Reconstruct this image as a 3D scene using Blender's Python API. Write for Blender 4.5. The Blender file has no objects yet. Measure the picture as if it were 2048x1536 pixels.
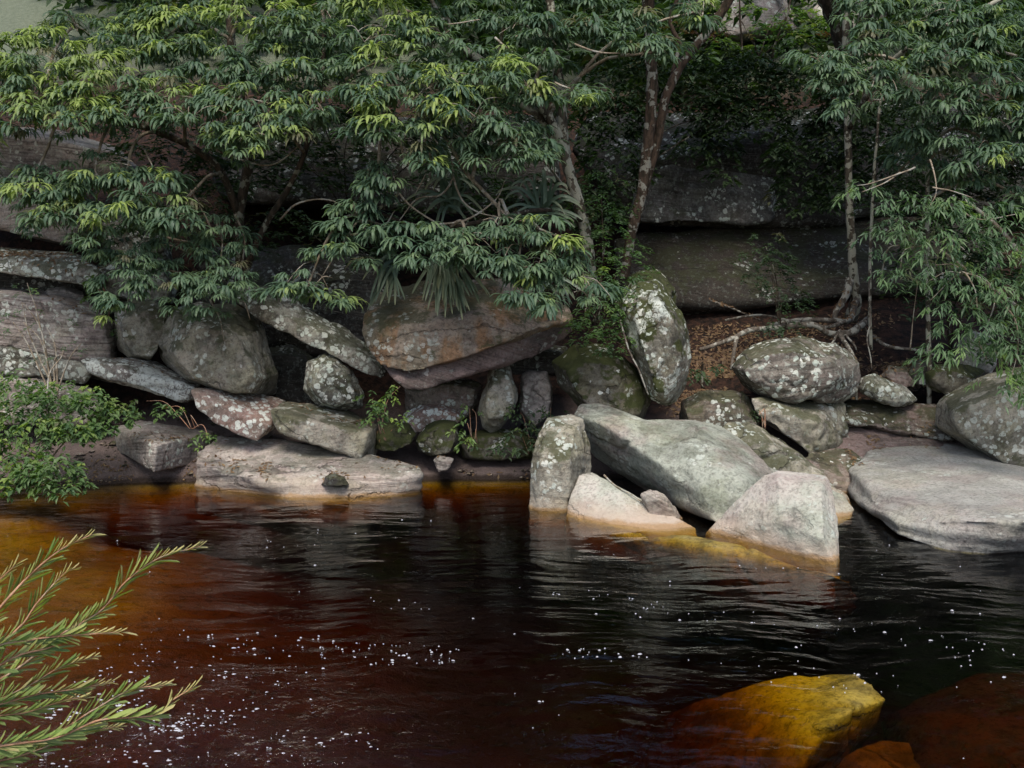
import bpy, bmesh, math, random
import numpy as np
from mathutils import Vector

# ------------------------------------------------------------------ camera, world, sun, exposure
SC = bpy.context.scene
COL = SC.collection
CAM_H = 3.0
PITCH = math.radians(7.0)
FPX = 2000.0                      # focal length in photo pixels (photo 2048 wide)
cam_data = bpy.data.cameras.new("camera")
cam_data.sensor_width = 36.0
cam_data.lens = FPX / 2048.0 * 36.0
cam_data.clip_start = 0.05
cam_data.clip_end = 2000
cam = bpy.data.objects.new("camera", cam_data)
cam.location = (0, 0, CAM_H)
cam.rotation_euler = (math.radians(90) - PITCH, 0, 0)
COL.objects.link(cam)
SC.camera = cam

SUN_EL, SUN_AZ = math.radians(58), math.radians(184)   # azimuth clockwise from +Y: behind the camera, a little left
world = bpy.data.worlds.new("World")
SC.world = world
world.use_nodes = True
wt = world.node_tree
bg = wt.nodes["Background"]
sky = wt.nodes.new("ShaderNodeTexSky")
sky.sky_type = 'NISHITA'
sky.sun_disc = False
sky.sun_elevation = SUN_EL
sky.sun_rotation = SUN_AZ
sky.air_density = 1.0
sky.dust_density = 3.0
wt.links.new(sky.outputs[0], bg.inputs[0])
bg.inputs[1].default_value = 0.135
sd = bpy.data.lights.new("sun", 'SUN')
sd.energy = 2.1
sd.angle = math.radians(24)
sd.color = (1.0, 0.94, 0.84)
sun = bpy.data.objects.new("sun", sd)
sdir = Vector((math.sin(SUN_AZ) * math.cos(SUN_EL), math.cos(SUN_AZ) * math.cos(SUN_EL), math.sin(SUN_EL)))
sun.rotation_euler = sdir.to_track_quat('Z', 'Y').to_euler()
sun.location = (-5, -5, 20)
COL.objects.link(sun)
SC.view_settings.view_transform = 'Standard'
SC.view_settings.look = 'None'
SC.view_settings.exposure = 0.58
SC.view_settings.gamma = 1.0
SC.view_settings.use_curve_mapping = False
cy = SC.cycles
cy.use_denoising = True
cy.max_bounces = 8
cy.diffuse_bounces = 3
cy.glossy_bounces = 3
cy.transmission_bounces = 6
cy.transparent_max_bounces = 12
cy.caustics_reflective = False
cy.use_adaptive_sampling = True

RNG = np.random.default_rng(7)
random.seed(7)

# ------------------------------------------------------------------ pixel -> world
CP, SP = math.cos(PITCH), math.sin(PITCH)
def P(px, py, Y):
    """World point on the ray of photo pixel (px,py) at world distance Y (metres towards +Y)."""
    u = (px - 1024) / FPX
    v = (768 - py) / FPX
    t = Y / (CP + v * SP)
    return np.array([u * t, Y, CAM_H + (-SP + v * CP) * t])
def W(px, py, z=0.0):
    u = (px - 1024) / FPX
    v = (768 - py) / FPX
    t = (z - CAM_H) / (-SP + v * CP)
    return np.array([u * t, (CP + v * SP) * t, z])
def PIX(p):
    """inverse: world -> photo pixel (for choosing which leaves show largest)"""
    x, y, z = p[..., 0], p[..., 1], p[..., 2] - CAM_H
    d = y * CP - z * SP
    return 1024 + FPX * x / d, 768 - FPX * (y * SP + z * CP) / d

# ------------------------------------------------------------------ numpy noise
_perm = np.random.default_rng(3).permutation(256)
_perm = np.concatenate([_perm, _perm, _perm])
_g = np.random.default_rng(4).normal(size=(256, 3))
_g /= np.linalg.norm(_g, axis=1)[:, None]
def noise3(p):
    p = np.asarray(p, float)
    i = np.floor(p).astype(int)
    f = p - i
    u = f * f * f * (f * (f * 6 - 15) + 10)
    i &= 255
    r = 0
    for dx in (0, 1):
        for dy in (0, 1):
            for dz in (0, 1):
                h = _perm[_perm[_perm[(i[:, 0] + dx) & 255] + ((i[:, 1] + dy) & 255)] + ((i[:, 2] + dz) & 255)]
                g = _g[h]
                dot = g[:, 0] * (f[:, 0] - dx) + g[:, 1] * (f[:, 1] - dy) + g[:, 2] * (f[:, 2] - dz)
                w = (u[:, 0] if dx else 1 - u[:, 0]) * (u[:, 1] if dy else 1 - u[:, 1]) * (u[:, 2] if dz else 1 - u[:, 2])
                r = r + w * dot
    return r
def fbm(p, oct=4):
    a, s, r = 1.0, 1.0, 0
    for k in range(oct):
        r = r + a * noise3(p * s + 17.3 * k)
        a *= 0.5
        s *= 2.03
    return r

# ------------------------------------------------------------------ mesh helpers
def tag(o, label=None, cat=None, group=None, kind=None):
    if label: o["label"] = label
    if cat: o["category"] = cat
    if group: o["group"] = group
    if kind: o["kind"] = kind
    return o
def empty(name, loc, label, cat, group=None):
    o = bpy.data.objects.new(name, None)
    o.location = loc
    o.empty_display_size = 0.1
    COL.objects.link(o)
    return tag(o, label, cat, group)
def make_mesh(name, verts, quads, smooth=True, attrs=None, tris=None):
    me = bpy.data.meshes.new(name)
    verts = np.asarray(verts, np.float32)
    quads = np.asarray(quads, np.int32).reshape(-1, 4)
    nq = len(quads)
    loops = quads.ravel()
    starts = np.arange(nq) * 4
    totals = np.full(nq, 4)
    if tris is not None and len(tris):
        tris = np.asarray(tris, np.int32)
        starts = np.concatenate([starts, len(loops) + np.arange(len(tris)) * 3])
        totals = np.concatenate([totals, np.full(len(tris), 3)])
        loops = np.concatenate([loops, tris.ravel()])
    me.vertices.add(len(verts))
    me.vertices.foreach_set("co", verts.ravel())
    me.loops.add(len(loops))
    me.loops.foreach_set("vertex_index", loops.astype(np.int32))
    me.polygons.add(len(starts))
    me.polygons.foreach_set("loop_start", starts.astype(np.int32))
    me.polygons.foreach_set("loop_total", totals.astype(np.int32))
    me.polygons.foreach_set("use_smooth", np.full(len(starts), smooth))
    for k, v in (attrs or {}).items():
        at = me.attributes.new(k, 'FLOAT', 'POINT')
        at.data.foreach_set("value", np.asarray(v, np.float32))
    me.update(calc_edges=True)
    return me
def link(name, me, mat, parent=None):
    o = bpy.data.objects.new(name, me)
    if mat is not None and not me.materials:
        me.materials.append(mat)
    COL.objects.link(o)
    if parent is not None:
        o.parent = parent
    return o
class Buf:
    """collects quads into one mesh"""
    def __init__(s): s.v, s.q, s.a, s.r, s.n = [], [], [], [], 0
    def add(s, v, q, age=0.0, rnd=0.0):
        v = np.asarray(v, float)
        s.v.append(v); s.q.append(np.asarray(q, int).reshape(-1, 4) + s.n)
        s.a.append(np.broadcast_to(np.asarray(age, float), (len(v),)))
        s.r.append(np.broadcast_to(np.asarray(rnd, float), (len(v),)))
        s.n += len(v)
    def mesh(s, name, origin=(0, 0, 0), smooth=True):
        v = np.concatenate(s.v) - np.asarray(origin)
        return make_mesh(name, v, np.concatenate(s.q), smooth, {"age": np.concatenate(s.a), "rnd": np.concatenate(s.r)})
    def arrays(s):
        return np.concatenate(s.v), np.concatenate(s.q), np.concatenate(s.a), np.concatenate(s.r)
def catmull(pts, n=6):
    pts = np.asarray(pts, float)
    if len(pts) < 3:
        t = np.linspace(0, 1, n + 1)[:, None]
        return pts[0] * (1 - t) + pts[-1] * t
    pp = np.vstack([2 * pts[0] - pts[1], pts, 2 * pts[-1] - pts[-2]])
    out = []
    for i in range(1, len(pp) - 2):
        for t in np.arange(n) / n:
            a, b, c, d = pp[i - 1], pp[i], pp[i + 1], pp[i + 2]
            out.append(0.5 * (2 * b + (c - a) * t + (2 * a - 5 * b + 4 * c - d) * t * t + (3 * b - a - 3 * c + d) * t ** 3))
    out.append(pts[-1])
    return np.array(out)
def tube(buf, pts, r0, r1, sides=7, n=6, wob=0.0, knob=0.0, origin=None):
    c = catmull(pts, n)
    m = len(c)
    if wob:
        c = c + wob * np.stack([noise3(c * 2.3 + k * 9.1) for k in range(3)], 1) * np.minimum(1, np.arange(m) / 2)[:, None]
    tan = np.gradient(c, axis=0)
    tan /= np.linalg.norm(tan, axis=1)[:, None] + 1e-9
    up = np.array([0.3, 0.2, 1.0])
    a = np.cross(tan, up); a /= np.linalg.norm(a, axis=1)[:, None] + 1e-9
    b = np.cross(tan, a)
    rr = np.linspace(r0, r1, m)
    if np.ndim(r0): rr = np.interp(np.linspace(0, 1, m), np.linspace(0, 1, len(r0)), r0)
    th = np.arange(sides) / sides * 2 * math.pi
    ring = a[:, None, :] * np.cos(th)[None, :, None] + b[:, None, :] * np.sin(th)[None, :, None]
    v = c[:, None, :] + ring * rr[:, None, None]
    v = v.reshape(-1, 3)
    if knob:
        k = fbm(v * 9, 3)
        v = v + (ring.reshape(-1, 3)) * (k * knob)[:, None] * np.repeat(rr, sides)[:, None]
    q = []
    for i in range(m - 1):
        for j in range(sides):
            k = (j + 1) % sides
            q.append((i * sides + j, i * sides + k, (i + 1) * sides + k, (i + 1) * sides + j))
    tip = (m - 1) * sides                     # close the ends
    for j in range(1, sides - 2, 2):
        q.append((tip, tip + j, tip + j + 1, tip + j + 2))
        q.append((0, j + 2, j + 1, j))
    buf.add(v, q)
    return c

# ------------------------------------------------------------------ materials
class NT:
    def __init__(s, name):
        s.m = bpy.data.materials.new(name)
        s.m.use_nodes = True
        s.t = s.m.node_tree
        s.t.nodes.clear()
        s.out = s.n("ShaderNodeOutputMaterial")
    def n(s, typ, **kw):
        nd = s.t.nodes.new(typ)
        for k, v in kw.items(): setattr(nd, k, v)
        return nd
    def l(s, a, b): s.t.links.new(a, b)
    def put(s, sock, v):
        if hasattr(v, "is_linked") or isinstance(v, bpy.types.NodeSocket): s.l(v, sock)
        elif isinstance(v, (tuple, list)) and len(v) == 3 and sock.type == 'RGBA': sock.default_value = (*v, 1)
        else: sock.default_value = v
    def noise(s, vec, scale, detail=4, rough=0.55, dist=0.0):
        nd = s.n("ShaderNodeTexNoise")
        s.l(vec, nd.inputs["Vector"])
        nd.inputs["Scale"].default_value = scale
        nd.inputs["Detail"].default_value = detail
        nd.inputs["Roughness"].default_value = rough
        nd.inputs["Distortion"].default_value = dist
        return nd.outputs["Fac"]
    def ramp(s, fac, lo, hi, a=0.0, b=1.0):
        nd = s.n("ShaderNodeMapRange", interpolation_type='SMOOTHSTEP')
        s.put(nd.inputs[0], fac)
        for i, v in enumerate((lo, hi, a, b)): s.put(nd.inputs[i + 1], v)
        return nd.outputs[0]
    def math(s, op, a, b=0.0, c=None):
        nd = s.n("ShaderNodeMath", operation=op)
        s.put(nd.inputs[0], a); s.put(nd.inputs[1], b)
        if c is not None: s.put(nd.inputs[2], c)
        return nd.outputs[0]
    def mix(s, fac, a, b, blend='MIX'):
        nd = s.n("ShaderNodeMix", data_type='RGBA', blend_type=blend)
        s.put(nd.inputs[0], fac); s.put(nd.inputs[6], a); s.put(nd.inputs[7], b)
        return nd.outputs[2]
    def scalev(s, vec, v):
        nd = s.n("ShaderNodeVectorMath", operation='MULTIPLY')
        s.l(vec, nd.inputs[0]); nd.inputs[1].default_value = v
        return nd.outputs[0]
    def addv(s, vec, v):
        nd = s.n("ShaderNodeVectorMath", operation='ADD')
        s.l(vec, nd.inputs[0]); s.put(nd.inputs[1], v)
        return nd.outputs[0]
    def bump(s, h, strength, dist, normal=None):
        nd = s.n("ShaderNodeBump")
        s.l(h, nd.inputs["Height"])
        s.put(nd.inputs["Strength"], strength)
        nd.inputs["Distance"].default_value = dist
        if normal is not None: s.l(normal, nd.inputs["Normal"])
        return nd.outputs[0]
    def bsdf(s, col, rough=0.8, spec=0.3, normal=None):
        nd = s.n("ShaderNodeBsdfPrincipled")
        s.put(nd.inputs["Base Color"], col)
        s.put(nd.inputs["Roughness"], rough)
        s.put(nd.inputs["Specular IOR Level"], spec)
        if normal is not None: s.l(normal, nd.inputs["Normal"])
        return nd

def rock_material(name, ca, cb, pink=0.25, grime=0.5, lichen=0.4, spots=0.4, moss=0.3, strata=0.5, tide=0.35, crust=0.0, crack=0.5,
                  lichen_col=(0.46, 0.52, 0.46), orange=0.0, seed=0.0):
    t = NT(name)
    geo = t.n("ShaderNodeNewGeometry")
    pos = t.addv(geo.outputs["Position"], (seed, seed * 0.7, seed * 0.3))
    bed = t.n("ShaderNodeAttribute", attribute_name="bed").outputs["Fac"]
    sep = t.n("ShaderNodeSeparateXYZ"); t.l(geo.outputs["Position"], sep.inputs[0])
    nse = t.n("ShaderNodeSeparateXYZ"); t.l(geo.outputs["Normal"], nse.inputs[0])
    # bedding coordinate drawn out into fine layers
    cmb = t.n("ShaderNodeCombineXYZ")
    t.l(t.math('MULTIPLY', bed, 30.0), cmb.inputs[2])
    sv = t.n("ShaderNodeVectorMath", operation='ADD')
    t.l(t.scalev(pos, (0.9, 0.9, 0.9)), sv.inputs[0]); t.l(cmb.outputs[0], sv.inputs[1])
    lay = t.noise(sv.outputs[0], 1.0, 5, 0.62)
    lay2 = t.noise(sv.outputs[0], 3.1, 3, 0.6)
    big = t.noise(pos, 1.3, 5, 0.6)
    smask = t.ramp(t.noise(pos, 0.9, 3, 0.6), 0.38, 0.62, 0.25, 1.0)
    med = t.noise(pos, 5.0, 6, 0.62)
    fine = t.noise(pos, 28.0, 5, 0.65)
    col = t.mix(t.ramp(big, 0.35, 0.65), ca, cb)
    col = t.mix(t.math('MULTIPLY', t.ramp(t.noise(pos, 2.2, 3), 0.45, 0.7), pink), col, (0.30, 0.21, 0.20))
    if orange:
        streak = t.noise(t.scalev(pos, (1.8, 1.8, 0.6)), 1.6, 4, 0.6)
        col = t.mix(t.math('MULTIPLY', t.ramp(streak, 0.46, 0.62), orange), col, (0.33, 0.17, 0.07))
    col = t.mix(t.math('MULTIPLY', t.math('MULTIPLY', t.ramp(lay, 0.54, 0.36), strata), smask), col, t.mix(1.0, col, (0.36, 0.33, 0.34), 'MULTIPLY'))
    col = t.mix(t.math('MULTIPLY', t.math('MULTIPLY', t.ramp(lay2, 0.58, 0.70), strata * 0.5), smask), col, (0.42, 0.38, 0.34))
    g = t.ramp(t.math('ADD', t.math('MULTIPLY', med, 0.6), t.math('MULTIPLY', big, 0.4)), 0.46, 0.60)
    col = t.mix(t.math('MULTIPLY', g, grime), col, (0.045, 0.042, 0.038))
    col = t.mix(t.math('MULTIPLY', t.ramp(fine, 0.48, 0.62), 0.55), col, t.mix(1.0, col, (0.42, 0.42, 0.42), 'MULTIPLY'))
    speck = t.noise(pos, 15, 6, 0.75)
    col = t.mix(t.math('MULTIPLY', t.ramp(speck, 0.54, 0.60), 0.18 + 0.6 * grime), col, (0.06, 0.055, 0.045))
    col = t.mix(t.math('MULTIPLY', t.ramp(speck, 0.46, 0.40), 0.12 + 0.45 * min(lichen, 1)), col, tuple(c * 0.85 for c in lichen_col))
    if moss > 0.01:
        ol = t.ramp(t.noise(pos, 1.9, 5, 0.65), 0.47, 0.63)
        col = t.mix(t.math('MULTIPLY', ol, 0.15 + 0.4 * moss), col, t.mix(1.0, col, (0.70, 0.70, 0.36), 'MULTIPLY'))
    # moss on upward faces and in patches
    up = t.ramp(nse.outputs[2], -0.1, 0.9)
    mm = t.ramp(t.math('ADD', t.noise(pos, 2.6, 6, 0.68), t.math('MULTIPLY', up, 0.16)), 0.66 - 0.22 * moss, 0.74 - 0.22 * moss)
    col = t.mix(t.math('MULTIPLY', mm, min(1.0, moss * 1.8)), col, t.mix(med, (0.020, 0.026, 0.008), (0.070, 0.078, 0.028)))
    # crustose lichen: broken patches with irregular rims
    wpos = t.n("ShaderNodeVectorMath", operation='ADD')
    nn = t.n("ShaderNodeTexNoise"); t.l(pos, nn.inputs["Vector"]); nn.inputs["Scale"].default_value = 14; nn.inputs["Detail"].default_value = 4
    t.l(pos, wpos.inputs[0]); t.l(t.scalev(nn.outputs["Color"], (0.09, 0.09, 0.09)), wpos.inputs[1])
    v1 = t.n("ShaderNodeTexVoronoi"); t.l(wpos.outputs[0], v1.inputs["Vector"]); v1.inputs["Scale"].default_value = 11
    patch = t.ramp(t.noise(pos, 2.1, 4, 0.6), 0.58 - 0.16 * lichen, 0.63 - 0.16 * lichen)
    vs = t.n("ShaderNodeSeparateColor"); t.l(v1.outputs["Color"], vs.inputs[0])
    rim = t.ramp(t.math('SUBTRACT', v1.outputs["Distance"], t.math('MULTIPLY', vs.outputs[0], 0.28)), 0.30, 0.22)
    lm = t.math('MULTIPLY', t.math('MULTIPLY', patch, rim), t.ramp(fine, 0.66, 0.54))
    col = t.mix(t.math('MULTIPLY', lm, min(1.0, 0.5 + lichen)), col, t.mix(vs.outputs[1], lichen_col, (0.56, 0.57, 0.52)))
    if crust:
        cn = t.ramp(t.math('ADD', t.noise(pos, 1.6, 5, 0.7), t.math('MULTIPLY', t.math('SUBTRACT', fine, 0.5), 0.25)), 0.60 - 0.12 * crust, 0.64 - 0.12 * crust)
        col = t.mix(t.math('MULTIPLY', cn, t.ramp(fine, 0.66, 0.46, 0.15, 0.9)), col, t.mix(med, lichen_col, (0.60, 0.62, 0.58)))
    # single small white rosettes
    v2 = t.n("ShaderNodeTexVoronoi"); t.l(wpos.outputs[0], v2.inputs["Vector"]); v2.inputs["Scale"].default_value = 8.5
    v2s = t.n("ShaderNodeSeparateColor"); t.l(v2.outputs["Color"], v2s.inputs[0])
    keep = t.math('LESS_THAN', v2s.outputs[0], 0.25 + 0.5 * spots)
    rad = t.math('MULTIPLY', v2s.outputs[1], 0.26)
    sm = t.math('MULTIPLY', keep, t.math('LESS_THAN', v2.outputs["Distance"], rad))
    sm = t.math('MULTIPLY', sm, t.ramp(t.noise(pos, 1.7, 2), 0.42, 0.5))
    col = t.mix(t.math('MULTIPLY', sm, min(1.0, spots * 2)), col, (0.62, 0.63, 0.58))
    rough = 0.85
    wc = t.addv(pos, t.scalev(nn.outputs["Color"], (0.12, 0.12, 0.12)))
    cr = t.math('ABSOLUTE', t.math('SUBTRACT', t.noise(t.scalev(wc, (0.6, 0.6, 1.3)), 0.9, 2, 0.5), 0.5))
    crk = t.math('MULTIPLY', t.ramp(cr, 0.007, 0.002), t.ramp(t.noise(pos, 1.1, 2), 0.44, 0.54))
    crk = t.math('MULTIPLY', crk, crack)
    col = t.mix(crk, col, (0.03, 0.026, 0.022))
    if tide:
        zz = t.math('ADD', sep.outputs[2], t.math('MULTIPLY', t.math('SUBTRACT', big, 0.5), 0.22))
        band = t.math('MULTIPLY', t.ramp(zz, 0.25, 0.03), float(tide))
        pale = t.mix(fine, (0.40, 0.31, 0.24), (0.52, 0.42, 0.33))
        col = t.mix(t.math('MULTIPLY', band, 1.0), col, pale)
        wet = t.ramp(t.math('ADD', sep.outputs[2], t.math('MULTIPLY', t.math('SUBTRACT', med, 0.5), 0.10)), 0.055, 0.015)
        col = t.mix(t.math('MULTIPLY', wet, 0.7), col, (0.30, 0.17, 0.06))
    h = t.math('ADD', t.math('MULTIPLY', t.math('MULTIPLY', lay, smask), 0.6 * strata), t.math('ADD', t.math('MULTIPLY', med, 0.5), t.math('MULTIPLY', fine, 0.25)))
    h = t.math('ADD', h, t.math('MULTIPLY', speck, 0.3))
    h = t.math('ADD', h, t.math('MULTIPLY', lm, 0.10))
    h = t.math('SUBTRACT', h, t.math('MULTIPLY', crk, 1.1))
    nb = t.bump(h, 0.85, 0.055)
    b = t.bsdf(col, rough, 0.25, nb)
    t.l(b.outputs[0], t.out.inputs[0])
    return t.m

def leaf_material(name, dark, mid, young, gloss=0.35, trans=0.35):
    t = NT(name)
    age = t.n("ShaderNodeAttribute", attribute_name="age").outputs["Fac"]
    rnd = t.n("ShaderNodeAttribute", attribute_name="rnd").outputs["Fac"]
    oi = t.n("ShaderNodeObjectInfo")
    r = t.math('FRACT', t.math('ADD', rnd, oi.outputs["Random"]))
    col = t.mix(r, dark, mid)
    col = t.mix(t.math('MULTIPLY', t.math('GREATER_THAN', r, 0.975), 0.7), col, (0.13, 0.10, 0.06))
    col = t.mix(t.math('MINIMUM', age, 1.0), col, young)
    geo = t.n("ShaderNodeNewGeometry")
    col2 = t.mix(t.math('MULTIPLY', geo.outputs["Backfacing"], 0.45), col, t.mix(0.5, col, (0.13, 0.17, 0.14)))
    b = t.bsdf(col2, 0.5, gloss)
    tr = t.n("ShaderNodeBsdfTranslucent"); t.l(t.mix(1.0, col, (1.3, 1.5, 0.6), 'MULTIPLY'), tr.inputs[0])
    mx = t.n("ShaderNodeMixShader"); mx.inputs[0].default_value = trans
    t.l(b.outputs[0], mx.inputs[1]); t.l(tr.outputs[0], mx.inputs[2])
    t.l(mx.outputs[0], t.out.inputs[0])
    return t.m

def bark_material(name, base, dark, blot, amount):
    t = NT(name)
    geo = t.n("ShaderNodeNewGeometry"); pos = geo.outputs["Position"]
    n1 = t.noise(t.scalev(pos, (1, 1, 0.35)), 16, 5, 0.65)
    n2 = t.noise(pos, 7, 4, 0.6)
    n3 = t.noise(pos, 45, 3, 0.6)
    col = t.mix(t.ramp(n1, 0.35, 0.65), dark, base)
    col = t.mix(t.ramp(n2, 0.62 - 0.2 * amount, 0.66 - 0.2 * amount), col, t.mix(n3, blot, tuple(c * 0.65 for c in blot)))
    b = t.bsdf(col, 0.9, 0.15, t.bump(t.math('ADD', n1, t.math('MULTIPLY', n3, 0.4)), 0.8, 0.02))
    t.l(b.outputs[0], t.out.inputs[0])
    return t.m

M = {}
G1, G2 = (0.30, 0.29, 0.26), (0.20, 0.195, 0.18)
M['pale'] = rock_material("pale_sandstone", (0.52, 0.48, 0.43), (0.38, 0.40, 0.33), pink=0.45, grime=0.10, lichen=0.2, spots=0.05, moss=0.02, strata=0.12, tide=0.75, crack=.25, seed=3)
M['green'] = rock_material("greenish_river_stone", (0.36, 0.38, 0.32), (0.26, 0.28, 0.235), pink=0.5, grime=0.34, lichen=0.12, spots=0.1, moss=0.12, strata=0.2, crack=.25, seed=9)
M['spotted'] = rock_material("spotted_grey_stone", (0.38, 0.355, 0.29), (0.25, 0.235, 0.19), pink=0.2, grime=0.5, lichen=0.32, spots=0.28, moss=0.36, strata=0.35, seed=14)
M['lichen'] = rock_material("lichen_crusted_stone", (0.30, 0.295, 0.255), (0.18, 0.175, 0.145), pink=0.2, grime=0.7, lichen=1.1, spots=0.7, moss=0.30, strata=0.3, seed=21)
M['layered'] = rock_material("layered_cliff_stone", (0.39, 0.35, 0.32), (0.28, 0.255, 0.235), pink=0.5, grime=0.35, lichen=0.35, spots=0.1, moss=0.1, strata=1.0, seed=29)
M['mossy'] = rock_material("mossy_dark_stone", (0.16, 0.145, 0.115), (0.10, 0.095, 0.07), pink=0.15, grime=0.6, lichen=0.12, spots=0.5, moss=0.75, strata=0.25, seed=36)
M['brown'] = rock_material("brown_damp_stone", (0.20, 0.165, 0.135), (0.13, 0.11, 0.09), pink=0.5, grime=0.5, lichen=0.3, spots=0.4, moss=0.35, strata=0.6, seed=44)
M['orange'] = rock_material("orange_streaked_stone", (0.37, 0.30, 0.235), (0.26, 0.225, 0.17), pink=0.4, grime=0.4, lichen=0.1, spots=0.2, moss=0.36, strata=0.25, orange=0.7, tide=False, seed=51)
M['under'] = rock_material("purple_brown_underside", (0.22, 0.16, 0.145), (0.15, 0.115, 0.105), pink=0.8, grime=0.35, lichen=0.05, spots=0.2, moss=0.0, strata=0.9, tide=False, seed=57)
M['shelf'] = rock_material("washed_shelf_stone", (0.44, 0.385, 0.34), (0.31, 0.29, 0.265), pink=0.5, grime=0.12, lichen=0.1, spots=0.0, moss=0.2, strata=0.8, seed=63)
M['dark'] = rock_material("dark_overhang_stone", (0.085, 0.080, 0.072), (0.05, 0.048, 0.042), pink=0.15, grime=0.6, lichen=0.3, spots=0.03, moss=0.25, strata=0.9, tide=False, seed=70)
M['slabtop'] = rock_material("smooth_flat_slab_stone", (0.42, 0.41, 0.37), (0.33, 0.325, 0.295), pink=0.3, grime=0.08, lichen=0.05, spots=0.0, moss=0.03, strata=0.35, tide=False, crack=.1, seed=77)
M['loaf'] = rock_material("layered_lichen_stone", (0.25, 0.225, 0.195), (0.17, 0.15, 0.13), pink=0.3, grime=0.6, lichen=0.75, spots=0.8, moss=0.35, strata=0.9, seed=99)
M['egg'] = rock_material("mossy_lichen_stone", (0.23, 0.215, 0.18), (0.15, 0.14, 0.11), pink=0.2, grime=0.6, lichen=0.55, spots=0.45, moss=0.68, strata=0.4, crust=0.35, seed=108)
M['apron'] = rock_material("dark_brown_stone", (0.052, 0.042, 0.033), (0.032, 0.027, 0.021), pink=0.08, grime=0.5, lichen=0.10, spots=0.0, moss=0.25, strata=0.8, tide=False, seed=115)  # plain very dark brown base for the sloping apron rock
M['face'] = rock_material("weathered_grey_cliff", (0.19, 0.185, 0.175), (0.12, 0.118, 0.11), pink=0.15, grime=0.6, lichen=0.4, spots=0.1, moss=0.2, strata=0.9, tide=False, seed=121)
M['crusted'] = rock_material("white_crusted_stone", (0.25, 0.235, 0.22), (0.17, 0.155, 0.14), pink=0.25, grime=0.5, lichen=1.0, spots=0.5, moss=0.2, strata=0.3, crust=0.8, seed=127, lichen_col=(0.50, 0.55, 0.52))
M['redlichen'] = rock_material("red_and_white_lichen_stone", (0.27, 0.17, 0.13), (0.24, 0.20, 0.17), pink=0.6, grime=0.25, lichen=1.0, spots=1.0, moss=0.08, strata=0.15, seed=82, lichen_col=(0.58, 0.62, 0.58))
M['gold'] = rock_material("algae_washed_stone", (0.58, 0.50, 0.30), (0.40, 0.33, 0.19), pink=0.0, grime=0.55, lichen=0.0, spots=0.0, moss=0.0, strata=0.2, tide=False, seed=90)
M['leafA'] = leaf_material("feathery_leaf", (0.058, 0.108, 0.070), (0.115, 0.182, 0.108), (0.28, 0.36, 0.10))
M['leafR'] = leaf_material("narrow_leaf", (0.045, 0.10, 0.040), (0.095, 0.18, 0.070), (0.20, 0.32, 0.05), gloss=0.5)
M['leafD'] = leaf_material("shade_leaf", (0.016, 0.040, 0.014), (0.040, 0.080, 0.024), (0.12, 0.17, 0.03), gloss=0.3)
M['leafB'] = leaf_material("bright_leaf", (0.038, 0.095, 0.024), (0.085, 0.17, 0.042), (0.26, 0.36, 0.05))
M['leafRed'] = leaf_material("reddish_leaf", (0.25, 0.06, 0.03), (0.14, 0.16, 0.04), (0.5, 0.25, 0.08))
M['strap'] = leaf_material("strap_leaf", (0.06, 0.11, 0.075), (0.12, 0.18, 0.13), (0.22, 0.22, 0.10), gloss=0.45, trans=0.15)
M['litter'] = leaf_material("dead_leaf", (0.09, 0.038, 0.018), (0.18, 0.08, 0.033), (0.34, 0.21, 0.09), gloss=0.2, trans=0.1)
M['needle'] = leaf_material("needle_leaf", (0.15, 0.24, 0.055), (0.29, 0.37, 0.10), (0.52, 0.44, 0.20), gloss=0.4, trans=0.3)
M['bark'] = bark_material("mottled_bark", (0.12, 0.10, 0.075), (0.04, 0.034, 0.026), (0.42, 0.41, 0.33), 0.72)
M['barkM'] = bark_material("brown_mottled_bark", (0.11, 0.075, 0.055), (0.035, 0.028, 0.02), (0.34, 0.33, 0.28), 0.35)
M['barkD'] = bark_material("dark_mossy_bark", (0.075, 0.055, 0.04), (0.025, 0.022, 0.016), (0.25, 0.25, 0.20), 0.30)
M['twig'] = bark_material("pale_twig_bark", (0.30, 0.25, 0.19), (0.15, 0.12, 0.085), (0.40, 0.38, 0.33), 0.5)
M['stem'] = bark_material("pink_tan_stem", (0.50, 0.30, 0.20), (0.34, 0.18, 0.11), (0.5, 0.36, 0.26), 0.4)
M['root'] = bark_material("grey_root_bark", (0.17, 0.145, 0.12), (0.07, 0.058, 0.045), (0.38, 0.37, 0.32), 0.6)

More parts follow.
